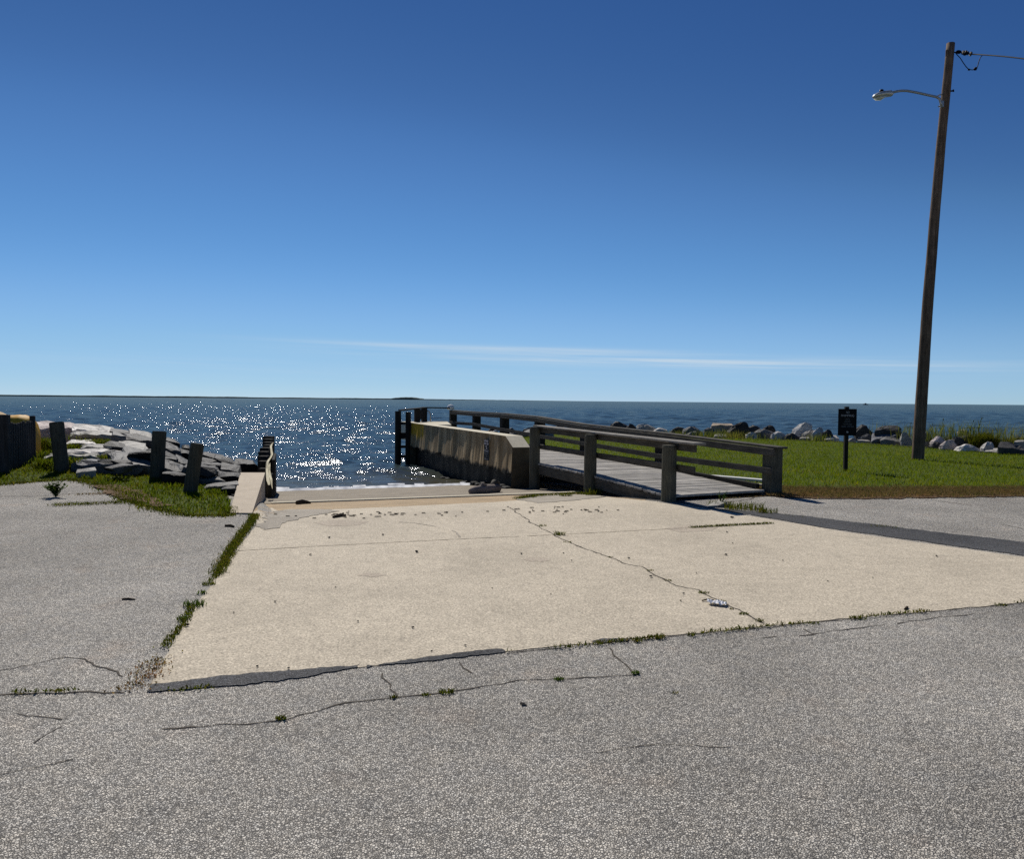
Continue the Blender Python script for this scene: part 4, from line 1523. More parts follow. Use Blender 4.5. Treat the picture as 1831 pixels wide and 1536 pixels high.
# filler stones down the two banks
FILL = []
for i in range(48):
    o_ = rng.uniform(-8.9, -6.9)
    t = (-6.3 - o_) / 7.2
    s_ = rng.uniform(4.4 + 4.0 * t, 11.0 + 4.9 * t)
    FILL.append((s_, o_, rng.uniform(.16, .36), rng.choice('gddkb'), 'angular grey rubble stone wedged between the big slabs of the bank', 'small rubble between the bank slabs'))
k = 0
while k < 105:
    px = rng.uniform(1050, 1840)
    fy, fd = foot(px)
    p = at_y(px, fy, fd + rng.uniform(.15, 2.4))
    s_, o_ = so(p.x, p.y)
    FILL.append((s_, o_, rng.uniform(.10, .27), rng.choice('gdlktdp'), 'small rough stone among the boulders along the lawn edge', 'small stones among the shore boulders'))
    k += 1
for i in range(16):
    FILL.append((rng.uniform(20.8, 23.6), rng.uniform(2.9, 7), rng.uniform(.16, .34), rng.choice('gdlk'), 'small rough stone among the boulders along the lawn edge', 'small stones among the shore boulders'))
for i, (s_, o_, r_, tn, lab, grp) in enumerate(FILL):
    z = float(Hso(np.array([s_]), np.array([o_]))[0])
    bank = 'wedged' in lab
    c = P(s_, o_, z + r_ * .25 + (rng.uniform(.05, .32) if bank else 0))
    fl_, ti_ = (.42, rng.uniform(-.5, .1)) if bank else (.65, 0)
    b = B()
    pts = []
    for k in range(22):
        v = Vector((rng.gauss(0, 1), rng.gauss(0, 1), rng.gauss(0, 1))).normalized()
        v = Vector([math.copysign(abs(x) ** .7, x) for x in v])
        pts.append(c + Vector((v.x * r_ * rng.uniform(.9, 1.25), v.y * r_, v.z * r_ * fl_ + v.x * r_ * ti_)))
    b.hull(pts)
    o = b.build('rubble_stone', M['rock'], None, origin=c - V_Z * r_ * .5)
    cc = [x * (.55 if bank else 1.1) for x in tone(tn)]
    o.color = (*cc, 1)
    tag(o, lab, 'rock', grp)

# chunk of broken concrete by the deck end
stone('concrete_chunk', 1266, 1300, 896, 903, 913, 12.05, 'l', 'broken pale concrete chunk in the weeds at the foot of the deck', -6, .35, 'loose lumps near the deck', 400, 1)

# ------------------------------------------------------------------ loose things lying about
def log_tube(name, label, cat, pxs, rads, mat, lift=0.0, n=12, flat=1.0, group=None, jit=.08):
    pts = []
    for (x, y), r in zip(pxs, rads):
        p = at_ground(x, y)
        pts.append(Vector((p.x, p.y, Hxy(p.x, p.y) + r * .85 + lift)))
    b = B()
    b.tube(pts, list(rads), n, True, jit, flat)
    o = b.build(name, M[mat], None, origin=pts[0] - V_Z * rads[0], smooth=True)
    tag(o, label, cat, group)
    return o


lr = thing('driftwood_log', 'thick weathered driftwood log on the sand against the concrete wall', 'log', at_ground(868, 882))
b = B()
pl = [at_ground(x, y) for x, y in ((840, 884), (848, 883.5), (862, 883), (878, 882), (889, 881), (892, 880.5))]
b.tube([p + V_Z * z for p, z in zip(pl, (.05, .08, .085, .09, .095, .08))], [.05, .085, .095, .10, .10, .06], 14, True, .1)
b.build('trunk', M['driftwood'], lr, smooth=True)
b = B()
b.tube([pl[3] + V_Z * .12, pl[4] + Vector((-.06, 0, .22)), pl[4] + Vector((.05, .02, .19))], [.05, .075, .03], 9, True, .2)
b.build('branch_stub', M['rail'], lr, smooth=True)
b = B()
b.tube([pl[1] + V_Z * .12 + Vector((.15, 0, .03)), pl[2] + V_Z * .2, pl[2] + Vector((.1, 0, .17))], [.02, .035, .02], 7, True, .2)
b.build('branch_stub', M['driftwood'], lr, smooth=True)

log_tube('driftwood_stick', 'short black driftwood piece on the sand at the head of the ramp', 'driftwood', [(531, 902.5), (540, 901.5), (556, 901)], (.035, .045, .02), 'twig')
log_tube('driftwood_stick', 'flat dark stick washed up on the concrete below the sand line', 'driftwood', [(596, 927), (606, 925), (618, 923)], (.018, .026, .015), 'twig')
log_tube('twig', 'dark twig lying on the asphalt left of the grassy slab edge', 'twig', [(218, 1073), (229, 1072.6), (241, 1073.4)], (.007, .009, .006), 'twig', n=6)
log_tube('twig', 'short twig on the asphalt close to the top of the slab edge grass', 'twig', [(402, 942), (412, 942), (418, 943.5)], (.014, .018, .012), 'twig', n=6)
log_tube('twig', 'tiny stick near the front edge of the slab toward its corner', 'twig', [(1618, 1092), (1622, 1088.5)], (.01, .012), 'twig', n=6)

# washed-up wrack: nobody could count it
b = B()
for i in range(80):
    if rng.random() < .55:
        x, y = rng.gauss(640, 90), 0
        y = 922 - (x - 560) * .02 + rng.gauss(0, 3.2)
    else:
        x = rng.gauss(1000, 60)
        y = 913 + rng.gauss(0, 3.5)
    if not 478 < x < 1120:
        continue
    p = at_ground(x, y, .01)
    a = rng.uniform(-.5, .5)
    L = rng.uniform(.008, .035)
    q = p + V_Z * .006
    b.box(q, Vector((math.cos(a), math.sin(a), 0)) * L, Vector((-math.sin(a), math.cos(a), 0)) * rng.uniform(.004, .010), V_Z * .005, .7)
wr = b.build('wrack_debris', M['twig'])
wr['kind'] = 'stuff'
wr['label'] = 'scattered bits of dark wrack along the top of the ramp'

PEB = [(492, 1077, .014), (418, 1096, .010), (640, 1112, .010), (460, 1193, .012), (516, 1196, .011), (555, 993, .018), (745, 988, .026), (589, 962, .020), (685, 957, .02), (1124, 999, .017), (1164, 1032, .02), (1298, 993, .02),
       (1309, 926, .032), (1222, 1062, .014), (1217, 1075, .011), (738, 1123, .014), (832, 1155, .010), (772, 1165, .009), (1008, 990, .014), (1400, 1003, .012), (1675, 995, .016), (1300, 952, .018), (1310, 972, .013), (1245, 1025, .010), (1070, 915, .022),
       (932, 991, .016), (1022, 1003, .012), (880, 1052, .009), (600, 1050, .010), (1480, 1040, .011), (1560, 1033, .012), (335, 1119, .018), (985, 1063, .008)]
for i, (x, y, r) in enumerate(PEB):
    r *= .72
    p = at_ground(x, y, .008)
    b = B()
    pts = []
    for k in range(16):
        v = Vector((rng.gauss(0, 1), rng.gauss(0, 1), rng.gauss(0, 1))).normalized()
        pts.append(p + Vector((v.x * r * rng.uniform(1, 1.35), v.y * r, v.z * r * .7 + r * .55)))
    b.hull(pts)
    o = b.build('pebble', M['pebble'], None, origin=p)
    tag(o, 'small dark pebble lying on the pale concrete slab', 'pebble', 'dark pebbles scattered on the slab')
p = at_ground(936, 1262)
b = B()
b.hull([p + Vector((rng.uniform(-.022, .022), rng.uniform(-.014, .014), rng.uniform(0, .018))) for _ in range(18)])
tag(b.build('pebble', M['pebble'], None, origin=p), 'black pebble alone on the grey asphalt below the slab', 'pebble')

# crumpled litter with a brown stick
p = at_ground(1282, 1081, .008)
lt = thing('litter_scrap', 'crumpled white litter scrap beside the crack in the slab', 'litter', p)
b = B()
g = []
for i in range(15):
    g.append([])
    for j in range(8):
        u, v = (i / 14 - .5), (j / 7 - .5)
        q = p + Vector((u * .14 + v * .03, v * .10 - u * .07, .012 + .028 * abs(noise.noise(Vector((u * 7, v * 7, 3)))) * 2 * (1 - abs(v)) + .012 * noise.noise(Vector((u * 19, v * 19, 1)))))
        edge = 1 - .35 * abs(noise.noise(Vector((u * 5, v * 5, 8)))) * (abs(v) * 2)
        q = p + (q - p) * edge
        q.z = max(q.z, p.z + .004)
        g[-1].append(b.bm.verts.new(q))
for i in range(14):
    for j in range(7):
        b.bm.faces.new((g[i][j], g[i + 1][j], g[i + 1][j + 1], g[i][j + 1]))
b.build('scrap', M['plastic'], lt)
b = B()
b.tube([at_ground(1255, 1077) + V_Z * .012, at_ground(1266, 1076) + V_Z * .02, at_ground(1276, 1078) + V_Z * .02], [.005, .006, .005], 6)
b.build('stick', M['twig'], lt)

# white boards on the lawn past the deck
for (x0, y0, x1, y1, w, lab) in ((1238, 861.0, 1396, 864.0, .13, 'long white board lying on the lawn edge behind the pier end post'),
                                 (1282, 868.5, 1372, 871, .05, 'thin pale board lying just in front of the long white one')):
    a, c = at_ground(x0, y0, .05), at_ground(x1, y1, .05)
    b = B()
    b.beam(Vector((a.x, a.y, .075)), Vector((c.x, c.y, .07)), w, .055, bevel=.008)
    o = b.build('white_board', M['white_board'] if w > .1 else M['cap'], None, origin=(a.x, a.y, .03))
    tag(o, lab, 'board')
p = at_y(876, 775, 35.4)
c = at_y(896, 766, 35.4)
b = B()
b.beam(p, c, .16, .07)
tag(b.build('white_plank', M['white_board'], None, origin=p), 'white plank propped on the dark stones behind the concrete wall', 'plank')

# ------------------------------------------------------------------ grass and weeds
def blades_mesh(name, pos, hgt, wid, lean, mat, seg=1, kind=None, label=None, root=None, maxlean_dir=None):
    """many single blades as one mesh; pos Nx3, hgt N, wid N, lean N"""
    pos = np.asarray(pos, float)
    n = len(pos)
    th = NR.uniform(0, 2 * PI, n)
    ld = NR.uniform(0, 2 * PI, n)
    sx, sy = np.cos(th) * wid / 2, np.sin(th) * wid / 2
    lx, ly = np.cos(ld) * lean * hgt, np.sin(ld) * lean * hgt
    if seg == 1:
        V = np.empty((n, 3, 3))
        V[:, 0] = pos + np.stack([sx, sy, np.zeros(n)], -1)
        V[:, 1] = pos - np.stack([sx, sy, np.zeros(n)], -1)
        V[:, 2] = pos + np.stack([lx, ly, hgt], -1)
        Fc = np.arange(n * 3).reshape(n, 3)
    else:
        V = np.empty((n, 5, 3))
        mid = pos + np.stack([lx * .28, ly * .28, hgt * .58], -1)
        V[:, 0] = pos + np.stack([sx, sy, np.zeros(n)], -1)
        V[:, 1] = pos - np.stack([sx, sy, np.zeros(n)], -1)
        V[:, 2] = mid - np.stack([sx, sy, np.zeros(n)], -1) * .8
        V[:, 3] = mid + np.stack([sx, sy, np.zeros(n)], -1) * .8
        V[:, 4] = pos + np.stack([lx, ly, hgt * (1 - .35 * np.minimum(lean, 1) ** 2)], -1)
        base = (np.arange(n) * 5)[:, None]
        Fc = np.concatenate([base + np.array([0, 1, 2]), base + np.array([0, 2, 3]), base + np.array([3, 2, 4])], 0)
    if root is not None:
        V = V - np.array(root)[None, None, :]
    me = mesh_np(name, V.reshape(-1, 3), Fc)
    o = link(name, me, M[mat])
    if root is not None:
        o.location = root
    if kind:
        o['kind'] = kind
    if label:
        o['label'] = label
    return o


def scatter(poly, n):
    xs = [p[0] for p in poly]
    ys = [p[1] for p in poly]
    out = []
    tot = 0
    while tot < n:
        x = NR.uniform(min(xs), max(xs), n * 2)
        y = NR.uniform(min(ys), max(ys), n * 2)
        m = inpoly(x, y, poly)
        out.append(np.stack([x[m], y[m]], -1))
        tot += int(m.sum())
    return np.concatenate(out)[:n]


def ground_z(xy):
    s, o = so(xy[:, 0], xy[:, 1])
    return Hso(s, o)


def nz(xy, f, k=0.0):
    return np.array([noise.noise(Vector((x * f, y * f, k))) for x, y in xy])


# lawn
LAWN_VIEW = [P(.8, 2.4)] + [at_ground(1400, 889)] + px_pts([(1500, 890), (1650, 888), (1850, 886)]) + [Vector((17.5, 24, 0)), P(8.2, 17.3)] + LAWN_SHORE[1:]
xy = scatter([(p.x, p.y) for p in LAWN_VIEW], 120000)
# drop a share of the far ones: they are smaller than a pixel
d = np.hypot(xy[:, 0], xy[:, 1])
keep = NR.uniform(0, 1, len(xy)) < np.clip(1.25 - d / 45, 0.35, 1)
xy = xy[keep]
fr_ = np.array([min(max((y - 13.9 - 0.03 * (x - 5)) / 1.7, 0), 1) for x, y in xy])
brown = fr_ + 0.45 * nz(xy, 1.3) + NR.normal(0, .16, len(xy)) < 0.55
patch = nz(xy, 0.35, 2.0)
z = ground_z(xy) + 0.015
hg = NR.uniform(.035, .075, len(xy)) * (1 + .35 * patch)
g_ = ~brown
n_ = int(g_.sum())
blades_mesh('lawn_grass', np.column_stack([xy[g_], z[g_]]), hg[g_], NR.uniform(.010, .018, n_), NR.uniform(.1, .9, n_), 'lawn_blade', 1, 'stuff', 'mown green lawn grass')
n_ = int(brown.sum())
blades_mesh('dead_grass', np.column_stack([xy[brown], z[brown] + .01]), hg[brown] * .75, NR.uniform(.008, .016, n_), NR.uniform(.5, 1.7, n_), 'dead_blade', 1, 'stuff', 'brown dead grass along the asphalt edge')
dx = scatter([(p.x, p.y) for p in DEAD], 20000)
dx[:6000, 1] -= np.abs(NR.normal(0, .10, 6000)) * (1 + nz(dx[:6000], 1.1))
n_ = len(dx)
blades_mesh('dead_grass', np.column_stack([dx, ground_z(dx) + .03]), NR.uniform(.02, .06, n_), NR.uniform(.008, .016, n_), NR.uniform(.5, 1.9, n_), 'dead_blade', 1, 'stuff', 'brown dead grass along the asphalt edge')
# verge left of the ramp
xy = scatter([(p.x, p.y) for p in VERGE], 46000)
z = ground_z(xy)
pt = nz(xy, 1.1, 5)
hg = NR.uniform(.04, .105, len(xy)) * (1 + .6 * pt)
blades_mesh('verge_grass', np.column_stack([xy, z]), np.maximum(hg, .03), NR.uniform(.008, .016, len(xy)), NR.uniform(.2, 1.1, len(xy)), 'verge_blade', 2, 'stuff', 'rough green grass around the bollards')
# creeping edge of the verge over the asphalt, thin and brownish
ed = []
vf = px_pts(VERGE_FRONT)
for a, c in zip(vf[:-1], vf[1:]):
    L = (c - a).length
    for _ in range(int(L * 420)):
        q = a.lerp(c, rng.random())
        w = noise.noise(Vector((q.x * 2.2, q.y * 2.2, 4)))
        ed.append((q.x + rng.gauss(0, .07), q.y - abs(rng.gauss(0, .10 + .12 * max(0, w)))))
ed = np.array(ed)
blades_mesh('verge_grass', np.column_stack([ed, ground_z(ed)]), NR.uniform(.02, .08, len(ed)), NR.uniform(.007, .013, len(ed)), NR.uniform(.4, 1.6, len(ed)), 'weed', 2, 'stuff', 'straggling grass at the edge of the asphalt')


bg_pos = []
for x0, x1, y0, y1, k in ((62, 94, 783, 812, 900), (60, 100, 820, 848, 900), (128, 178, 777, 785, 700), (140, 212, 786, 796, 900), (120, 146, 794, 806, 500), (140, 226, 814, 829, 1100), (116, 140, 817, 850, 500), (66, 92, 806, 822, 400)):
    dm = 15.0 + (850 - (y0 + y1) / 2) * .077 - .3
    mb = B()
    mp_ = []
    for i_ in range(11):
        u_ = i_ / 10
        e_ = 1 - abs(u_ - .5) * 2
        q_ = at_y(x0 + (x1 - x0) * u_, y0 + (y1 - y0) * (.55 - .45 * e_ ** .5), dm + .25)
        mp_ += [q_, q_ + Vector((0, .35, -.08)), at_y(x0 + (x1 - x0) * (.06 + .88 * u_), y1, dm), Vector((q_.x, dm + .2, q_.z - .5))]
    mb.hull(mp_)
    md_ = mb.build('grass_mound', M['grass_soil'])
    md_['kind'] = 'structure'
    for _ in range(k):
        y_ = rng.uniform(y0, y1)
        dd = dm + .25 * (y1 - y_) / (y1 - y0)
        p = at_y(rng.uniform(x0, x1), y_, dd)
        bg_pos.append((p.x + rng.gauss(0, .05), p.y + rng.gauss(0, .1), p.z - .03))
n_ = len(bg_pos)
blades_mesh('bank_grass', np.array(bg_pos), NR.uniform(.04, .11, n_), NR.uniform(.008, .016, n_), NR.uniform(.3, 1.5, n_), 'verge_blade', 2, 'stuff', 'grass growing between the slabs of the bank')


def edge_grass(pts, per_m, spread, h, mat='weed', label='', gaps=0.0):
    W = px_pts(pts)
    pos = []
    for a, c in zip(W[:-1], W[1:]):
        L = (c - a).length
        for _ in range(int(L * per_m)):
            q = a.lerp(c, rng.random())
            if gaps and noise.noise(Vector((q.x * 1.9, q.y * 1.9, 1.7))) < gaps:
                continue
            pos.append((q.x + rng.gauss(0, spread), q.y + rng.gauss(0, spread)))
    pos = np.array(pos)
    n = len(pos)
    return blades_mesh('edge_grass', np.column_stack([pos, ground_z(pos) + .008]), NR.uniform(.4, 1, n) * h, NR.uniform(.005, .011, n), NR.uniform(.4, 1.6, n), mat, 2, 'stuff', label)


edge_grass([(455, 922), (448, 938), (432, 958), (415, 982), (398, 1010), (388, 1030)], 750, .032, .055, 'weed', 'ragged grass strip along the slab edge')
edge_grass([(388, 1030), (372, 1045), (358, 1062), (345, 1085), (332, 1110), (318, 1130), (300, 1150), (285, 1175), (270, 1205), (255, 1230)], 320, .02, .035, 'weed', 'sparse grass along the slab edge', -.1)
edge_grass([(285, 1180), (268, 1205), (245, 1228), (215, 1236)], 500, .05, .025, 'dead_blade', 'dry grass at the corner of the slab')
edge_grass([(905, 1169), (1060, 1155), (1175, 1142), (1365, 1123), (1600, 1100), (1831, 1079)], 190, .012, .035, 'weed', 'short grass in the joint before the slab', -.05)
edge_grass([(1060, 1152), (1120, 1147), (1175, 1141), (1240, 1135)], 240, .014, .022, 'dead_blade', 'dry grass in the joint before the slab', -.1)
edge_grass([(1235, 945), (1300, 941), (1380, 937)], 500, .02, .035, 'weed', 'grass growing in the slab joint')
edge_grass([(925, 893), (960, 888), (1000, 886), (1030, 884), (1060, 886)], 420, .05, .08, 'weed', 'grass at the head of the sand by the pier', -.1)
edge_grass([(0, 1242), (60, 1241), (140, 1238)], 250, .012, .03, 'weed', 'grass in the asphalt crack', -.05)
edge_grass([(95, 905), (180, 902), (240, 899)], 500, .06, .06, 'weed', 'low creeping grass on the asphalt', -.15)
edge_grass([(100, 888), (180, 884), (230, 886)], 300, .05, .04, 'dead_blade', 'dry grass on the asphalt', -.15)
edge_grass([(1400, 922), (1450, 928), (1520, 934), (1600, 946)], 160, .06, .03, 'weed', 'sparse grass beside the dark patching', .05)
edge_grass([(1290, 893), (1330, 890), (1370, 888)], 320, .06, .03, 'dead_blade', 'dry grass at the deck end')
edge_grass([(300, 1236), (340, 1234), (380, 1232)], 300, .02, .02, 'weed', 'thin grass on the dark patching', -.1)


def tuft(px, py, label, n=40, h=.07, r=.04, mat='weed', wid=.007, group=None, lean=1.3, name='weed_tuft', cat='weed'):
    h *= .8
    n = int(n * .75)
    p = at_ground(px, py, .003)
    a = NR.uniform(0, 2 * PI, n)
    rr = np.sqrt(NR.uniform(0, 1, n)) * r
    pos = np.column_stack([p.x + np.cos(a) * rr, p.y + np.sin(a) * rr * .7, np.full(n, p.z)])
    o = blades_mesh(name, pos, NR.uniform(.45, 1, n) * h, np.full(n, wid), NR.uniform(.2, lean, n), mat, 2, root=(p.x, p.y, p.z))
    return tag(o, label, cat, group)


G1 = 'weed tufts in the slab crack'
for px, py, lab, n, h, r in ((970, 941, 'small weed tuft in the crack near the pier end of the slab', 30, .05, .05), (999, 957, 'weed tuft where the crack meets the joint line', 70, .09, .07), (1015, 970, 'flat weed tuft just past the joint in the crack', 30, .03, .05),
                             (1092, 997, 'tiny tuft midway along the upper crack', 22, .03, .03), (1163, 1021, 'small tuft at the first bend of the crack', 22, .03, .035), (1195, 1039, 'flat tuft below the bend of the crack', 26, .03, .035),
                             (1258, 1061, 'wide dark tuft in the crack above the litter', 50, .035, .05), (1291, 1077, 'thin weed tuft touching the white litter', 30, .04, .04), (1308, 1090, 'small tuft just below the litter in the crack', 18, .025, .02),
                             (1330, 1099, 'dark tuft near the lower end of the crack', 40, .035, .035), (1358, 1112, 'spidery weed at the very end of the crack', 36, .05, .035)):
    tuft(px, py, lab, n, h, r, group=G1)
G2 = 'weed tufts in the asphalt cracks'
for px, py, lab, n, h, r in ((502, 1287, 'dark weed tuft in the asphalt crack below the tar strip', 60, .035, .025), (798, 1239, 'long olive weed tuft in the asphalt crack', 70, .04, .045), (760, 1244, 'thin weed tuft beside the long olive one', 30, .025, .03), (704, 1249, 'small weed at the fork of the asphalt crack', 30, .03, .02),
                             (1000, 1216, 'bright green weed tuft in the asphalt crack', 60, .03, .03), (1136, 1205, 'green weed where two asphalt cracks meet', 60, .035, .025), (1207, 1240, 'faint weed in the asphalt past the crack end', 20, .02, .02)):
    tuft(px, py, lab, n, h, r, group=G2, mat='leafy' if 'green' in lab else 'weed')
G3 = 'weed tufts along the joint before the slab'
for px, py, lab, n, h, r in ((1140, 1148, 'brown weed tuft next to the short tar strip', 40, .05, .03), (1176, 1142, 'dark spiky weed in the joint before the slab', 60, .055, .04), (1236, 1137, 'small pointed weed in the joint past the spiky one', 36, .05, .03), (1540, 1107, 'weed tuft in the joint well past the crack end', 50, .035, .05),
                             (1455, 1115, 'low weed tuft in the joint beyond the crack', 40, .03, .05), (1790, 1083, 'weed tuft in the joint near the edge of the picture', 40, .035, .05)):
    tuft(px, py, lab, n, h, r, group=G3)
G4 = 'grass tufts along the slab edge'
for px, py, lab, n, h, r in ((348, 1084, 'bushy green tuft spreading over the asphalt at the slab edge', 130, .085, .085), (360, 1062, 'small tuft just above the bushy one at the slab edge', 50, .06, .05), (372, 1046, 'narrow tuft on the slab edge under the grass strip', 70, .06, .06), (328, 1108, 'low tuft below the bushy one at the slab edge', 60, .05, .045)):
    tuft(px, py, lab, n, h, r, group=G4, mat='leafy' if 'bushy' in lab else 'weed')
G5 = 'grass clumps at the foot of the pier'
for px, py, lab, n, h, r in ((1062, 886, 'dark grass clump at the foot of the middle round post', 130, .22, .16), (1330, 911, 'long grass clump between tar strip and deck end', 320, .18, .30), (1372, 917, 'outer grass clump beside the tar strip', 140, .13, .16), (1295, 906, 'grass clump beside the concrete chunk', 120, .15, .14),
                             (1275, 903, 'thin weeds in shade just past the last round post', 40, .14, .10), (948, 890, 'short grass clump on the sand by the pier', 70, .10, .12), (1012, 888, 'greener grass clump on the sand near the middle post', 90, .12, .12)):
    tuft(px, py, lab, n, h, r, group=G5, wid=.009, lean=.9, name='grass_clump', cat='grass clump')


def leafy_weed(px, py, label, h, r, n, name='leafy_weed', mat='leafy', leaf=.05):
    p = at_ground(px, py)
    root = thing(name, label, 'plant', p)
    st = B()
    V = []
    Fc = []
    for i in range(n):
        a = rng.uniform(0, 2 * PI)
        tip = p + Vector((math.cos(a) * r * rng.uniform(.1, 1), math.sin(a) * r * rng.uniform(.1, 1), h * rng.uniform(.55, 1)))
        mid = p.lerp(tip, .5) + Vector((0, 0, h * .12))
        st.tube([p, mid, tip], [.005, .004, .002], 5, False)
        for k in range(12):
            t = .2 + .8 * k / 11
            q = p.lerp(mid, t * 2) if t < .5 else mid.lerp(tip, t * 2 - 1)
            aa = rng.uniform(0, 2 * PI)
            d_ = Vector((math.cos(aa), math.sin(aa), rng.uniform(-.1, .8))).normalized()
            s_ = d_.cross(V_Z).normalized()
            L = leaf * rng.uniform(.6, 1.1)
            b0 = len(V)
            V += [q, q + d_ * L * .45 + s_ * L * .24, q + d_ * L, q + d_ * L * .45 - s_ * L * .24]
            Fc.append((b0, b0 + 1, b0 + 2, b0 + 3))
    st.build('stem', M[mat], root)
    me = mesh_np('leaves', np.array([v - p for v in V]), Fc)
    link('leaves', me, M[mat], root)
    return root


leafy_weed(100, 889, 'leafy green weed growing through the asphalt before the thick tilted bollard', .26, .20, 26, leaf=.075)
leafy_weed(1290, 904, 'straggly leafy weed behind the concrete chunk at the deck end', .24, .13, 9, leaf=.035)


def grass_shrub(px, py, d, label, h, r, n, mat='weed', name='grassy_shrub'):
    p = at_y(px, py, d)
    root = thing(name, label, 'shrub', p)
    a = NR.uniform(0, 2 * PI, n)
    rr = NR.uniform(0, 1, n) ** .6 * r
    # arching clumps at several hearts
    hearts = NR.uniform(-1, 1, (14, 2)) * np.array([r * .7, r * .4])
    hi = NR.integers(0, 14, n)
    pos = np.column_stack([hearts[hi, 0] + np.cos(a) * rr * .3, hearts[hi, 1] + np.sin(a) * rr * .3, np.zeros(n)])
    hh = h * NR.uniform(.4, 1.05, n) * (1 - .5 * (np.abs(hearts[hi, 0]) / r) ** 2)
    th = np.arctan2(pos[:, 1], pos[:, 0])
    o = blades_mesh('foliage', pos, hh, NR.uniform(.012, .03, n), NR.uniform(.1, 1.0, n), mat, 2)
    o.parent = root
    b = B()
    for i in range(16):
        q = Vector((hearts[i % 14, 0], hearts[i % 14, 1], 0))
        t = q + Vector((rng.uniform(-.15, .15), rng.uniform(-.1, .1), h * rng.uniform(.5, .95)))
        b.tube([p + q, p + t], [.008, .004], 5, False)
    b.build('stem', M['reed'], root)
    return root


grass_shrub(1762, 803, 28.2, 'dense dark green grassy shrub among the shore boulders', .72, .60, 2300)
grass_shrub(1816, 798, 28.4, 'lower grassy shrub beyond the dense one at the lawn edge', .42, .5, 800)


def reeds(label, spots, h, n_each):
    pos = []
    hh = []
    for px, py, d, k in spots:
        p = at_y(px, py, d)
        for _ in range(int(n_each * k)):
            pos.append((p.x + rng.gauss(0, .28), p.y + rng.gauss(0, .3), p.z - .15))
            hh.append(h * k ** .3 * rng.uniform(.35, 1.1))
    n = len(pos)
    return blades_mesh('beach_grass', np.array(pos), np.array(hh), NR.uniform(.010, .02, n), NR.uniform(.1, .7, n), 'reed', 2, 'stuff', label)


reeds('wispy beach grass among the boulders by the utility pole', [(1628, 788, 30.5, 1.0), (1610, 780, 31.5, .8), (1655, 782, 29.5, .8), (1668, 780, 29.5, .7), (1690, 782, 29.2, 1.0), (1703, 780, 29, 1.0), (1722, 778, 29, .9), (1740, 779, 28.8, .9), (1575, 772, 33, .5), (1800, 785, 28.5, 1.0), (1826, 788, 28, 1.0), (1785, 785, 28.5, 1.0)], .85, 70)
reeds('weedy grass between the shore boulders', [(1205, 779, 36, 1.0), (1220, 778, 36.5, 1.0), (1240, 778, 36, 1.2), (1260, 779, 35.4, 1.2), (1285, 777, 35.3, 1.2), (1300, 779, 35, 1.3), (1315, 780, 35, 1.0), (1330, 779, 35, .8), (1465, 784, 33.2, 1.0), (1458, 783, 33.4, .7), (1350, 780, 34.7, .6), (1395, 784, 34, .5), (1190, 775, 37, .7)], .42, 130)


def tall_reed(px, py, d, tx, ty, label):
    p = at_y(px, py, d)
    t = at_y(tx, ty, d)
    root = thing('tall_reed', label, 'reed', p, 'tall reeds by the shore boulders')
    b = B()
    m_ = p.lerp(t, .6) + Vector((-.03, 0, .03))
    b.tube([p - V_Z * .1, m_, t], [.010, .008, .004], 5, False)
    b.build('stem', M['reed'], root)
    b = B()
    b.tube([t - (t - m_) * .25, t - (t - m_) * .1, t + (t - m_) * .1], [.008, .022, .004], 6, True, .2)
    b.build('seed_head', M['reed'], root)
    k = 9
    pos = np.array([(p.lerp(m_, rng.uniform(.1, .95)) - p)[:] for _ in range(k)])
    o = blades_mesh('leaves', pos, NR.uniform(.2, .4, k), np.full(k, .018), NR.uniform(.4, 1.1, k), 'reed', 2)
    o.parent = root


for a in ((1748, 782, 28.6, 1756, 747, 'tallest reed, rising beside the dense shrub'), (1734, 782, 28.8, 1741, 752, 'reed just left of the tallest one by the shrub'), (1684, 784, 29.4, 1687, 749, 'thin reed midway between utility pole and shrub'), (1702, 783, 29.2, 1706, 758, 'shorter reed midway between utility pole and shrub'),
          (1627, 786, 30.5, 1629, 756, 'reed just left of the utility pole'), (1664, 782, 29.5, 1668, 758, 'reed just right of the utility pole')):
    tall_reed(*a)

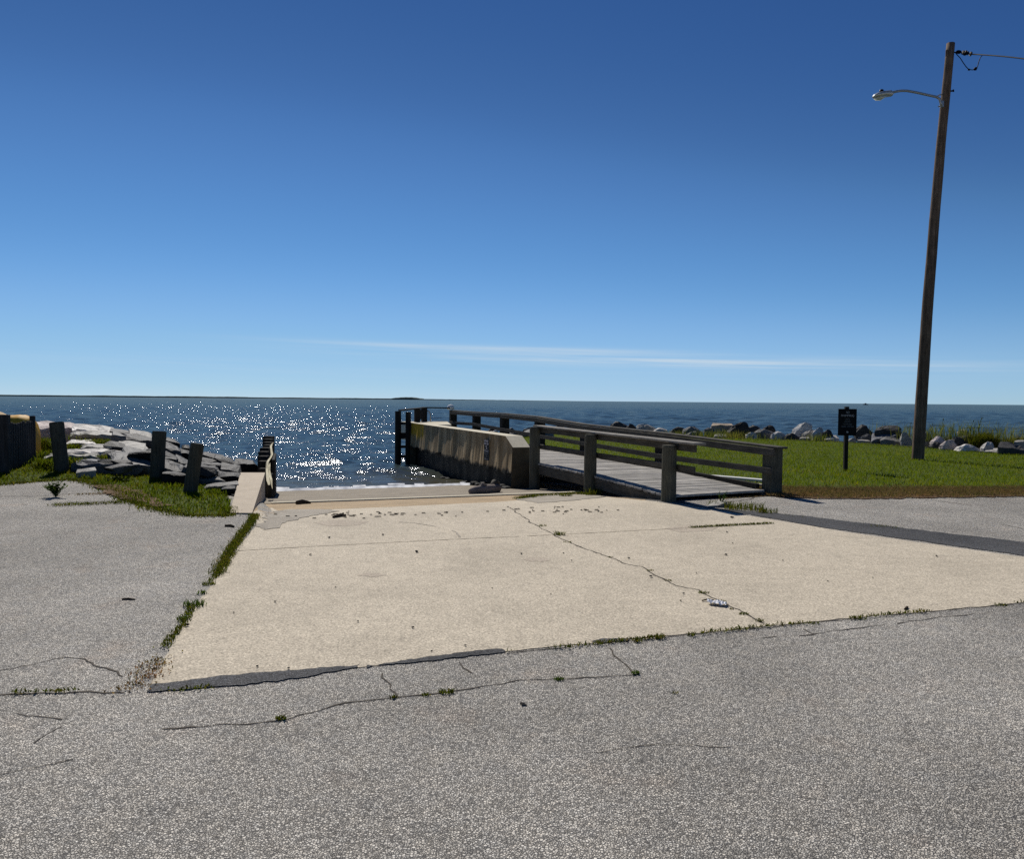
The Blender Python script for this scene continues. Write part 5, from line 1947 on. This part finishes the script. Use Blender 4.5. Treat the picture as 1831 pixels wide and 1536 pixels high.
# ------------------------------------------------------------------ sign on the lawn
def lawn_sign():
    d = 18.55
    p = at_y(1513, 843, d)
    root = thing('lawn_sign', 'black sign with dull white lettering on a post in the lawn', 'sign', (p.x, p.y, 0))
    zt = at_y(1514, 727, d).z
    b = B()
    b.box((p.x, d + .05, zt / 2 - .1), (.043, 0, 0), (0, .043, 0), (0, 0, zt / 2 + .1), 1, .006)
    b.build('post', M['dark_pile'], root)
    l, r = at_y(1499, 731, d), at_y(1532, 731, d)
    bot = at_y(1515, 779, d).z
    cx = (l.x + r.x) / 2
    w = r.x - l.x
    H = l.z - bot
    b = B()
    b.box((cx, d - .005, (l.z + bot) / 2), (w / 2, 0, 0), (0, .008, 0), (0, 0, H / 2), 1, .004)
    pn = b.build('panel', M['sign'], root)

    def text(body, yy, size, mat, width=None):
        cu = bpy.data.curves.new('lettering', 'FONT')
        cu.body = body
        cu.align_x = 'CENTER'
        cu.align_y = 'CENTER'
        cu.size = size
        cu.extrude = .0015
        tmp = bpy.data.objects.new('lettering', cu)
        COL.objects.link(tmp)
        dg = bpy.context.evaluated_depsgraph_get()
        me = bpy.data.meshes.new_from_object(tmp.evaluated_get(dg))
        bpy.data.objects.remove(tmp)
        mat4 = Matrix.Translation((cx - p.x, d - .016 - p.y, bot + H * yy)) @ Matrix.Rotation(PI / 2, 4, 'X')
        xs = [v.co.x for v in me.vertices]
        if width:
            k = width / (max(xs) - min(xs))
            me.transform(Matrix.Diagonal((k, 1, 1, 1)))
        me.transform(mat4)
        me.materials.clear()
        o = link('lettering', me, M[mat], pn)
        return o
    text('NO', .865, .075, 'letter', w * .17)
    text('SWIMMING', .745, .072, 'letter', w * .70)
    # the smaller lines cannot be read in the photograph: rows of letter strokes
    for yy, x0, x1, k in ((.615, -.13, .13, 5), (.525, -.17, .17, 8), (.43, -.25, .25, 11), (.34, -.35, -.06, 6), (.34, .0, .36, 8)):
        b = B()
        for i in range(k):
            xa = x0 + (x1 - x0) * i / k
            xb = xa + (x1 - x0) / k * .68
            c = Vector((cx + w * (xa + xb) / 2, d - .0145, bot + H * yy))
            hh = .017
            wd = w * (xb - xa) / 2
            b.box(c - Vector((wd * .8, 0, 0)), (wd * .22, 0, 0), (0, .0015, 0), (0, 0, hh))
            if i % 3:
                b.box(c + Vector((wd * .8, 0, 0)), (wd * .22, 0, 0), (0, .0015, 0), (0, 0, hh))
            b.box(c + Vector((0, 0, hh * (.8 if i % 2 else -.8))), (wd * .56, 0, 0), (0, .0015, 0), (0, 0, hh * .2))
        b.build('lettering', M['letter_dim'], pn)
    b = B()
    b.hull([Vector((cx + w * x, d - .0145 + e, bot + H * y)) for e in (-.0015, .0015) for x, y in ((-.06, .13), (-.02, .105), (.05, .11), (.07, .13), (.02, .165), (-.04, .16))])
    b.build('emblem', M['letter'], pn)


lawn_sign()

# ------------------------------------------------------------------ utility pole with street lamp
def utility_pole():
    d = 22.6
    p0 = at_y(1641, 823, d)
    p0 = Vector((p0.x, d, 0))
    p1 = at_y(1700, 77, d)
    root = thing('utility_pole', 'tall brown wooden utility pole leaning slightly with a street lamp on an arm', 'utility pole', p0)
    b = B()
    pts = []
    rr = []
    for i in range(27):
        t = i / 26
        q = p0.lerp(p1, t)
        q.x += .07 * math.sin(t * PI) * -1 + .012 * noise.noise(Vector((t * 7, 1, 1)))
        pts.append(q)
        rr.append((.165 * (1 - t) + .108 * t) * (1 + .02 * noise.noise(Vector((t * 12, 5, 2)))))
    ax = (p1 - p0).normalized()
    pts = [p0 - ax * .6] + pts
    rr = [rr[0]] + rr
    b.tube(pts, rr, 24, True, .008)
    b.build('pole_shaft', M['utility'], root, smooth=True)

    def q(x, y, dy=0):
        return at_y(x, y, d + dy)
    arm = [q(1684, 190, -.12), q(1682, 183, -.14), q(1680, 176, -.15), q(1674, 172.5, -.15), q(1660, 169.5, -.2), q(1640, 165, -.25), q(1622, 161.7, -.3), q(1612, 161.5, -.32), q(1603, 162.8, -.34), q(1594, 165, -.36)]
    b = B()
    b.tube(arm, [.034] * len(arm), 10)
    arm_o = b.build('lamp_arm', M['metal'], root, smooth=True)
    b = B()
    b.tube([q(1675, 172, -.15), q(1680, 169, -.12), q(1690, 166.5, 0)], .018, 7)
    b.tube([q(1678, 190, -.12), q(1689, 185.5, -.05)], .02, 7)
    b.box(q(1684, 186, -.1), (.04, 0, .0), (0, .05, 0), (0, 0, .09), 1, .008)
    b.build('arm_bracket', M['metal'], root)
    # lamp head: long shallow cobra housing
    a0, a1 = q(1597, 166.5, -.36), q(1560, 172.5, -.40)
    dr = (a1 - a0).normalized()
    sd = Vector((0, 1, 0))
    up = sd.cross(dr).normalized()
    if up.z < 0:
        up = -up
    L = (a1 - a0).length
    b = B()
    prev = None
    prof = [(0, .05, .05, -.03), (.06, .07, .085, -.06), (.12, .10, .10, -.07), (.45, .15, .105, -.06), (.75, .15, .085, -.05), (.92, .10, .05, -.035), (1.0, .03, .01, -.015)]
    for t, w, hi, lo in prof:
        c = a0 + dr * L * t
        ring = []
        for k in range(14):
            an = 2 * PI * k / 14
            v = math.sin(an)
            ring.append(b.bm.verts.new(c + sd * math.cos(an) * w + up * (v * hi if v > 0 else v * -lo)))
        if prev:
            for k in range(14):
                b.bm.faces.new((prev[k], prev[(k + 1) % 14], ring[(k + 1) % 14], ring[k]))
        else:
            b.bm.faces.new(ring)
        prev = ring
    b.bm.faces.new(prev)
    head = b.build('lamp_head', M['lamp_metal'], root, smooth=True)
    b = B()
    b.hull([a0 + dr * L * t + sd * s_ * w - up * z for t, w, z in ((.35, .10, .055), (.55, .12, .10), (.8, .10, .085), (.93, .05, .045)) for s_ in (-1, 1)])
    b.build('lens', M['lens'], head, smooth=True)
    b = B()
    c = q(1576, 168, -.38)
    b.tube([c, c + V_Z * .07, c + V_Z * .115, c + V_Z * .13], [.04, .055, .055, .035], 12)
    b.build('photocell', M['black'], head, smooth=True)
    # through bolts
    b = B()
    b.tube([q(1692, 163, 0), q(1705, 161.5, -.02)], .022, 7)
    b.tube([q(1704.5, 159.5, -.02), q(1705, 163.5, -.02)], .02, 6)
    b.build('through_bolt', M['insulator'], root)
    b = B()
    b.box(q(1693, 94, -.11), (.035, 0, .01), (0, .02, 0), (0, 0, .09), 1, .01)
    b.build('bolt_plate', M['utility'], root)
    # ground wire stapled up the pole
    return d


PD = utility_pole()


def overhead_wire():
    d = PD

    def q(x, y, dy=0):
        return at_y(x, y, d + dy)
    root = thing('overhead_wire', 'black overhead cable tied to the top of the utility pole with a drooping loop', 'cable', q(1707, 92))
    far = q(1990, 137, -5)
    a = q(1735, 96, -.3)
    pts = [q(1705, 93), q(1715, 92.5, -.05), a]
    for i in range(1, 15):
        t = i / 14
        c = a.lerp(far, t)
        c.z += .10 * math.sin(t * PI)
        pts.append(c)
    b = B()
    b.tube(pts, .017, 7)
    b.build('cable', M['wire'], root, smooth=True)
    b = B()
    ring = [q(1714 + 4.2 * math.cos(t), 92.3 + 2.2 * math.sin(t), -.05) for t in [i * 2 * PI / 14 for i in range(15)]]
    b.tube(ring, .02, 6, False)
    for x, y, w in ((1722, 93.2, .055), (1726, 94, .07), (1730, 94.4, .05), (1735.5, 95.6, .06)):
        b.tube([q(x - 1.2, y - .2, -.2), q(x + 1.2, y + .25, -.2)], w, 10)
    b.build('tension_clamp', M['insulator'], root)
    b = B()
    lp = [(1708, 93), (1712, 98), (1717, 103), (1722, 111), (1727, 118), (1732, 123.5), (1739, 124.3), (1745, 123), (1748, 118), (1750, 110), (1753, 102), (1756, 99)]
    b.tube([q(x, y, -.25) for x, y in lp], .011, 6)
    b.tube([q(1731, 123.2, -.25), q(1734, 124.4, -.25)], .025, 7)
    b.build('drip_loop', M['wire'], root, smooth=True)
    b = B()
    b.tube([q(1742, 123.8, -.25), q(1744, 122.5, -.25), q(1746.5, 120.2, -.25)], [.03, .05, .025], 8)
    b.build('connector', M['insulator'], root, smooth=True)


overhead_wire()

# ------------------------------------------------------------------ light
SUN_AZ, SUN_EL = rad(20.8), rad(42.0)
w = bpy.data.worlds.new('World')
S.world = w
w.use_nodes = True
nt = w.node_tree
bg = nt.nodes['Background']
sk = nt.nodes.new('ShaderNodeTexSky')
sk.sky_type = 'NISHITA'
sk.sun_disc = False
sk.sun_elevation = SUN_EL
sk.sun_rotation = -SUN_AZ
sk.air_density = 0.66
sk.dust_density = 0.0
sk.ozone_density = 9.0
sk.altitude = 800
# thin streaks of high cloud low over the sea, in the sky itself
tc = nt.nodes.new('ShaderNodeTexCoord')


def wn(kind, **kw):
    x = nt.nodes.new('ShaderNode' + kind)
    for k_, v_ in kw.items():
        setattr(x, k_, v_)
    return x


def wm(op, a, b_=0.0, clamp=False):
    x = wn('Math', operation=op, use_clamp=clamp)
    for v_, s_ in ((a, x.inputs[0]), (b_, x.inputs[1])):
        if isinstance(v_, (int, float)):
            s_.default_value = v_
        else:
            nt.links.new(v_, s_)
    return x.outputs[0]


sp = wn('SeparateXYZ')
nt.links.new(tc.outputs['Generated'], sp.inputs[0])
az = wm('ARCTAN2', sp.outputs[0], sp.outputs[1])
el = wm('ARCSINE', sp.outputs[2])
elt = wm('ADD', el, wm('MULTIPLY', az, 0.022))      # bands sink toward the right
cb = wn('CombineXYZ')
nt.links.new(wm('MULTIPLY', az, 4.5), cb.inputs[0])
nt.links.new(wm('MULTIPLY', elt, 210.0), cb.inputs[1])
n1 = wn('TexNoise')
n1.inputs['Scale'].default_value = 1.0
n1.inputs['Detail'].default_value = 5
n1.inputs['Roughness'].default_value = 0.55
nt.links.new(cb.outputs[0], n1.inputs['Vector'])


def gauss(x, c, s_):
    q_ = wm('DIVIDE', wm('SUBTRACT', x, c), s_)
    return wm('EXPONENT', wm('MULTIPLY', wm('MULTIPLY', q_, q_), -1.0))


def cloud_band(ec, es, ac, as_, amp, lo, hi):
    m_ = wm('MULTIPLY', gauss(elt, ec, es), gauss(az, ac, as_))
    f = wm('MULTIPLY', wm('SUBTRACT', n1.outputs['Fac'], lo), 1.0 / (hi - lo), True)
    return wm('MULTIPLY', wm('MULTIPLY', m_, f), amp)


c1 = cloud_band(0.0535, 0.0056, 0.18, 0.31, 0.75, 0.33, 0.68)
c2 = cloud_band(0.0640, 0.0040, -0.02, 0.20, 0.60, 0.22, 0.62)
c3 = cloud_band(0.0500, 0.013, 0.30, 0.30, 0.20, 0.35, 0.75)
c4 = cloud_band(0.030, 0.010, -0.35, 0.5, 0.10, 0.35, 0.7)
ct = wm('ADD', wm('ADD', c1, c2), wm('ADD', c3, c4), True)
# tone of the sky: deeper overhead, paler low down
ss_ = wn('SeparateColor')
nt.links.new(sk.outputs[0], ss_.inputs[0])
cc_ = wn('CombineColor')
K = 0.072
for ch, pts_ in enumerate(([(0, 0), (.05, .030), (.065, .050), (.078, .076), (.107, .118), (.188, .245), (.423, .420), (1, 1)],
                           [(0, 0), (.112, .093), (.147, .141), (.174, .200), (.235, .300), (.381, .480), (.617, .628), (1, 1)],
                           [(0, 0), (.279, .275), (.362, .370), (.424, .490), (.535, .640), (.701, .785), (.78, .80), (1, 1)])):
    fc = wn('FloatCurve')
    cv = fc.mapping.curves[0]
    fc.mapping.extend = 'EXTRAPOLATED'
    cv.points[0].location = pts_[0]
    cv.points[1].location = pts_[-1]
    for p_ in pts_[1:-1]:
        cv.points.new(*p_)
    fc.mapping.update()
    nt.links.new(wm('MULTIPLY', ss_.outputs[ch], K), fc.inputs['Value'])
    nt.links.new(wm('MULTIPLY', fc.outputs[0], 1 / K), cc_.inputs[ch])
mx = wn('Mix', data_type='RGBA')
nt.links.new(ct, mx.inputs[0])
nt.links.new(cc_.outputs[0], mx.inputs[6])
mx.inputs[7].default_value = (8.6, 9.8, 10.8, 1)
nt.links.new(mx.outputs[2], bg.inputs[0])
bg.inputs[1].default_value = 0.072

sl = bpy.data.lights.new('sun', 'SUN')
sl.energy = 5.0
sl.angle = rad(0.5)
sl.color = (1.0, 0.955, 0.89)
so_ = bpy.data.objects.new('sun', sl)
COL.objects.link(so_)
sv = Vector((-math.sin(SUN_AZ) * math.cos(SUN_EL), math.cos(SUN_AZ) * math.cos(SUN_EL), math.sin(SUN_EL)))
so_.rotation_euler = sv.to_track_quat('Z', 'Y').to_euler()

S.view_settings.view_transform = 'Standard'
S.view_settings.look = 'None'
S.view_settings.exposure = 0.0
S.view_settings.gamma = 1.0
S.render.engine = 'CYCLES'
S.cycles.max_bounces = 6
S.cycles.diffuse_bounces = 3
S.cycles.glossy_bounces = 3
S.cycles.sample_clamp_indirect = 4.0
S.cycles.use_denoising = False
S.render.film_transparent = False
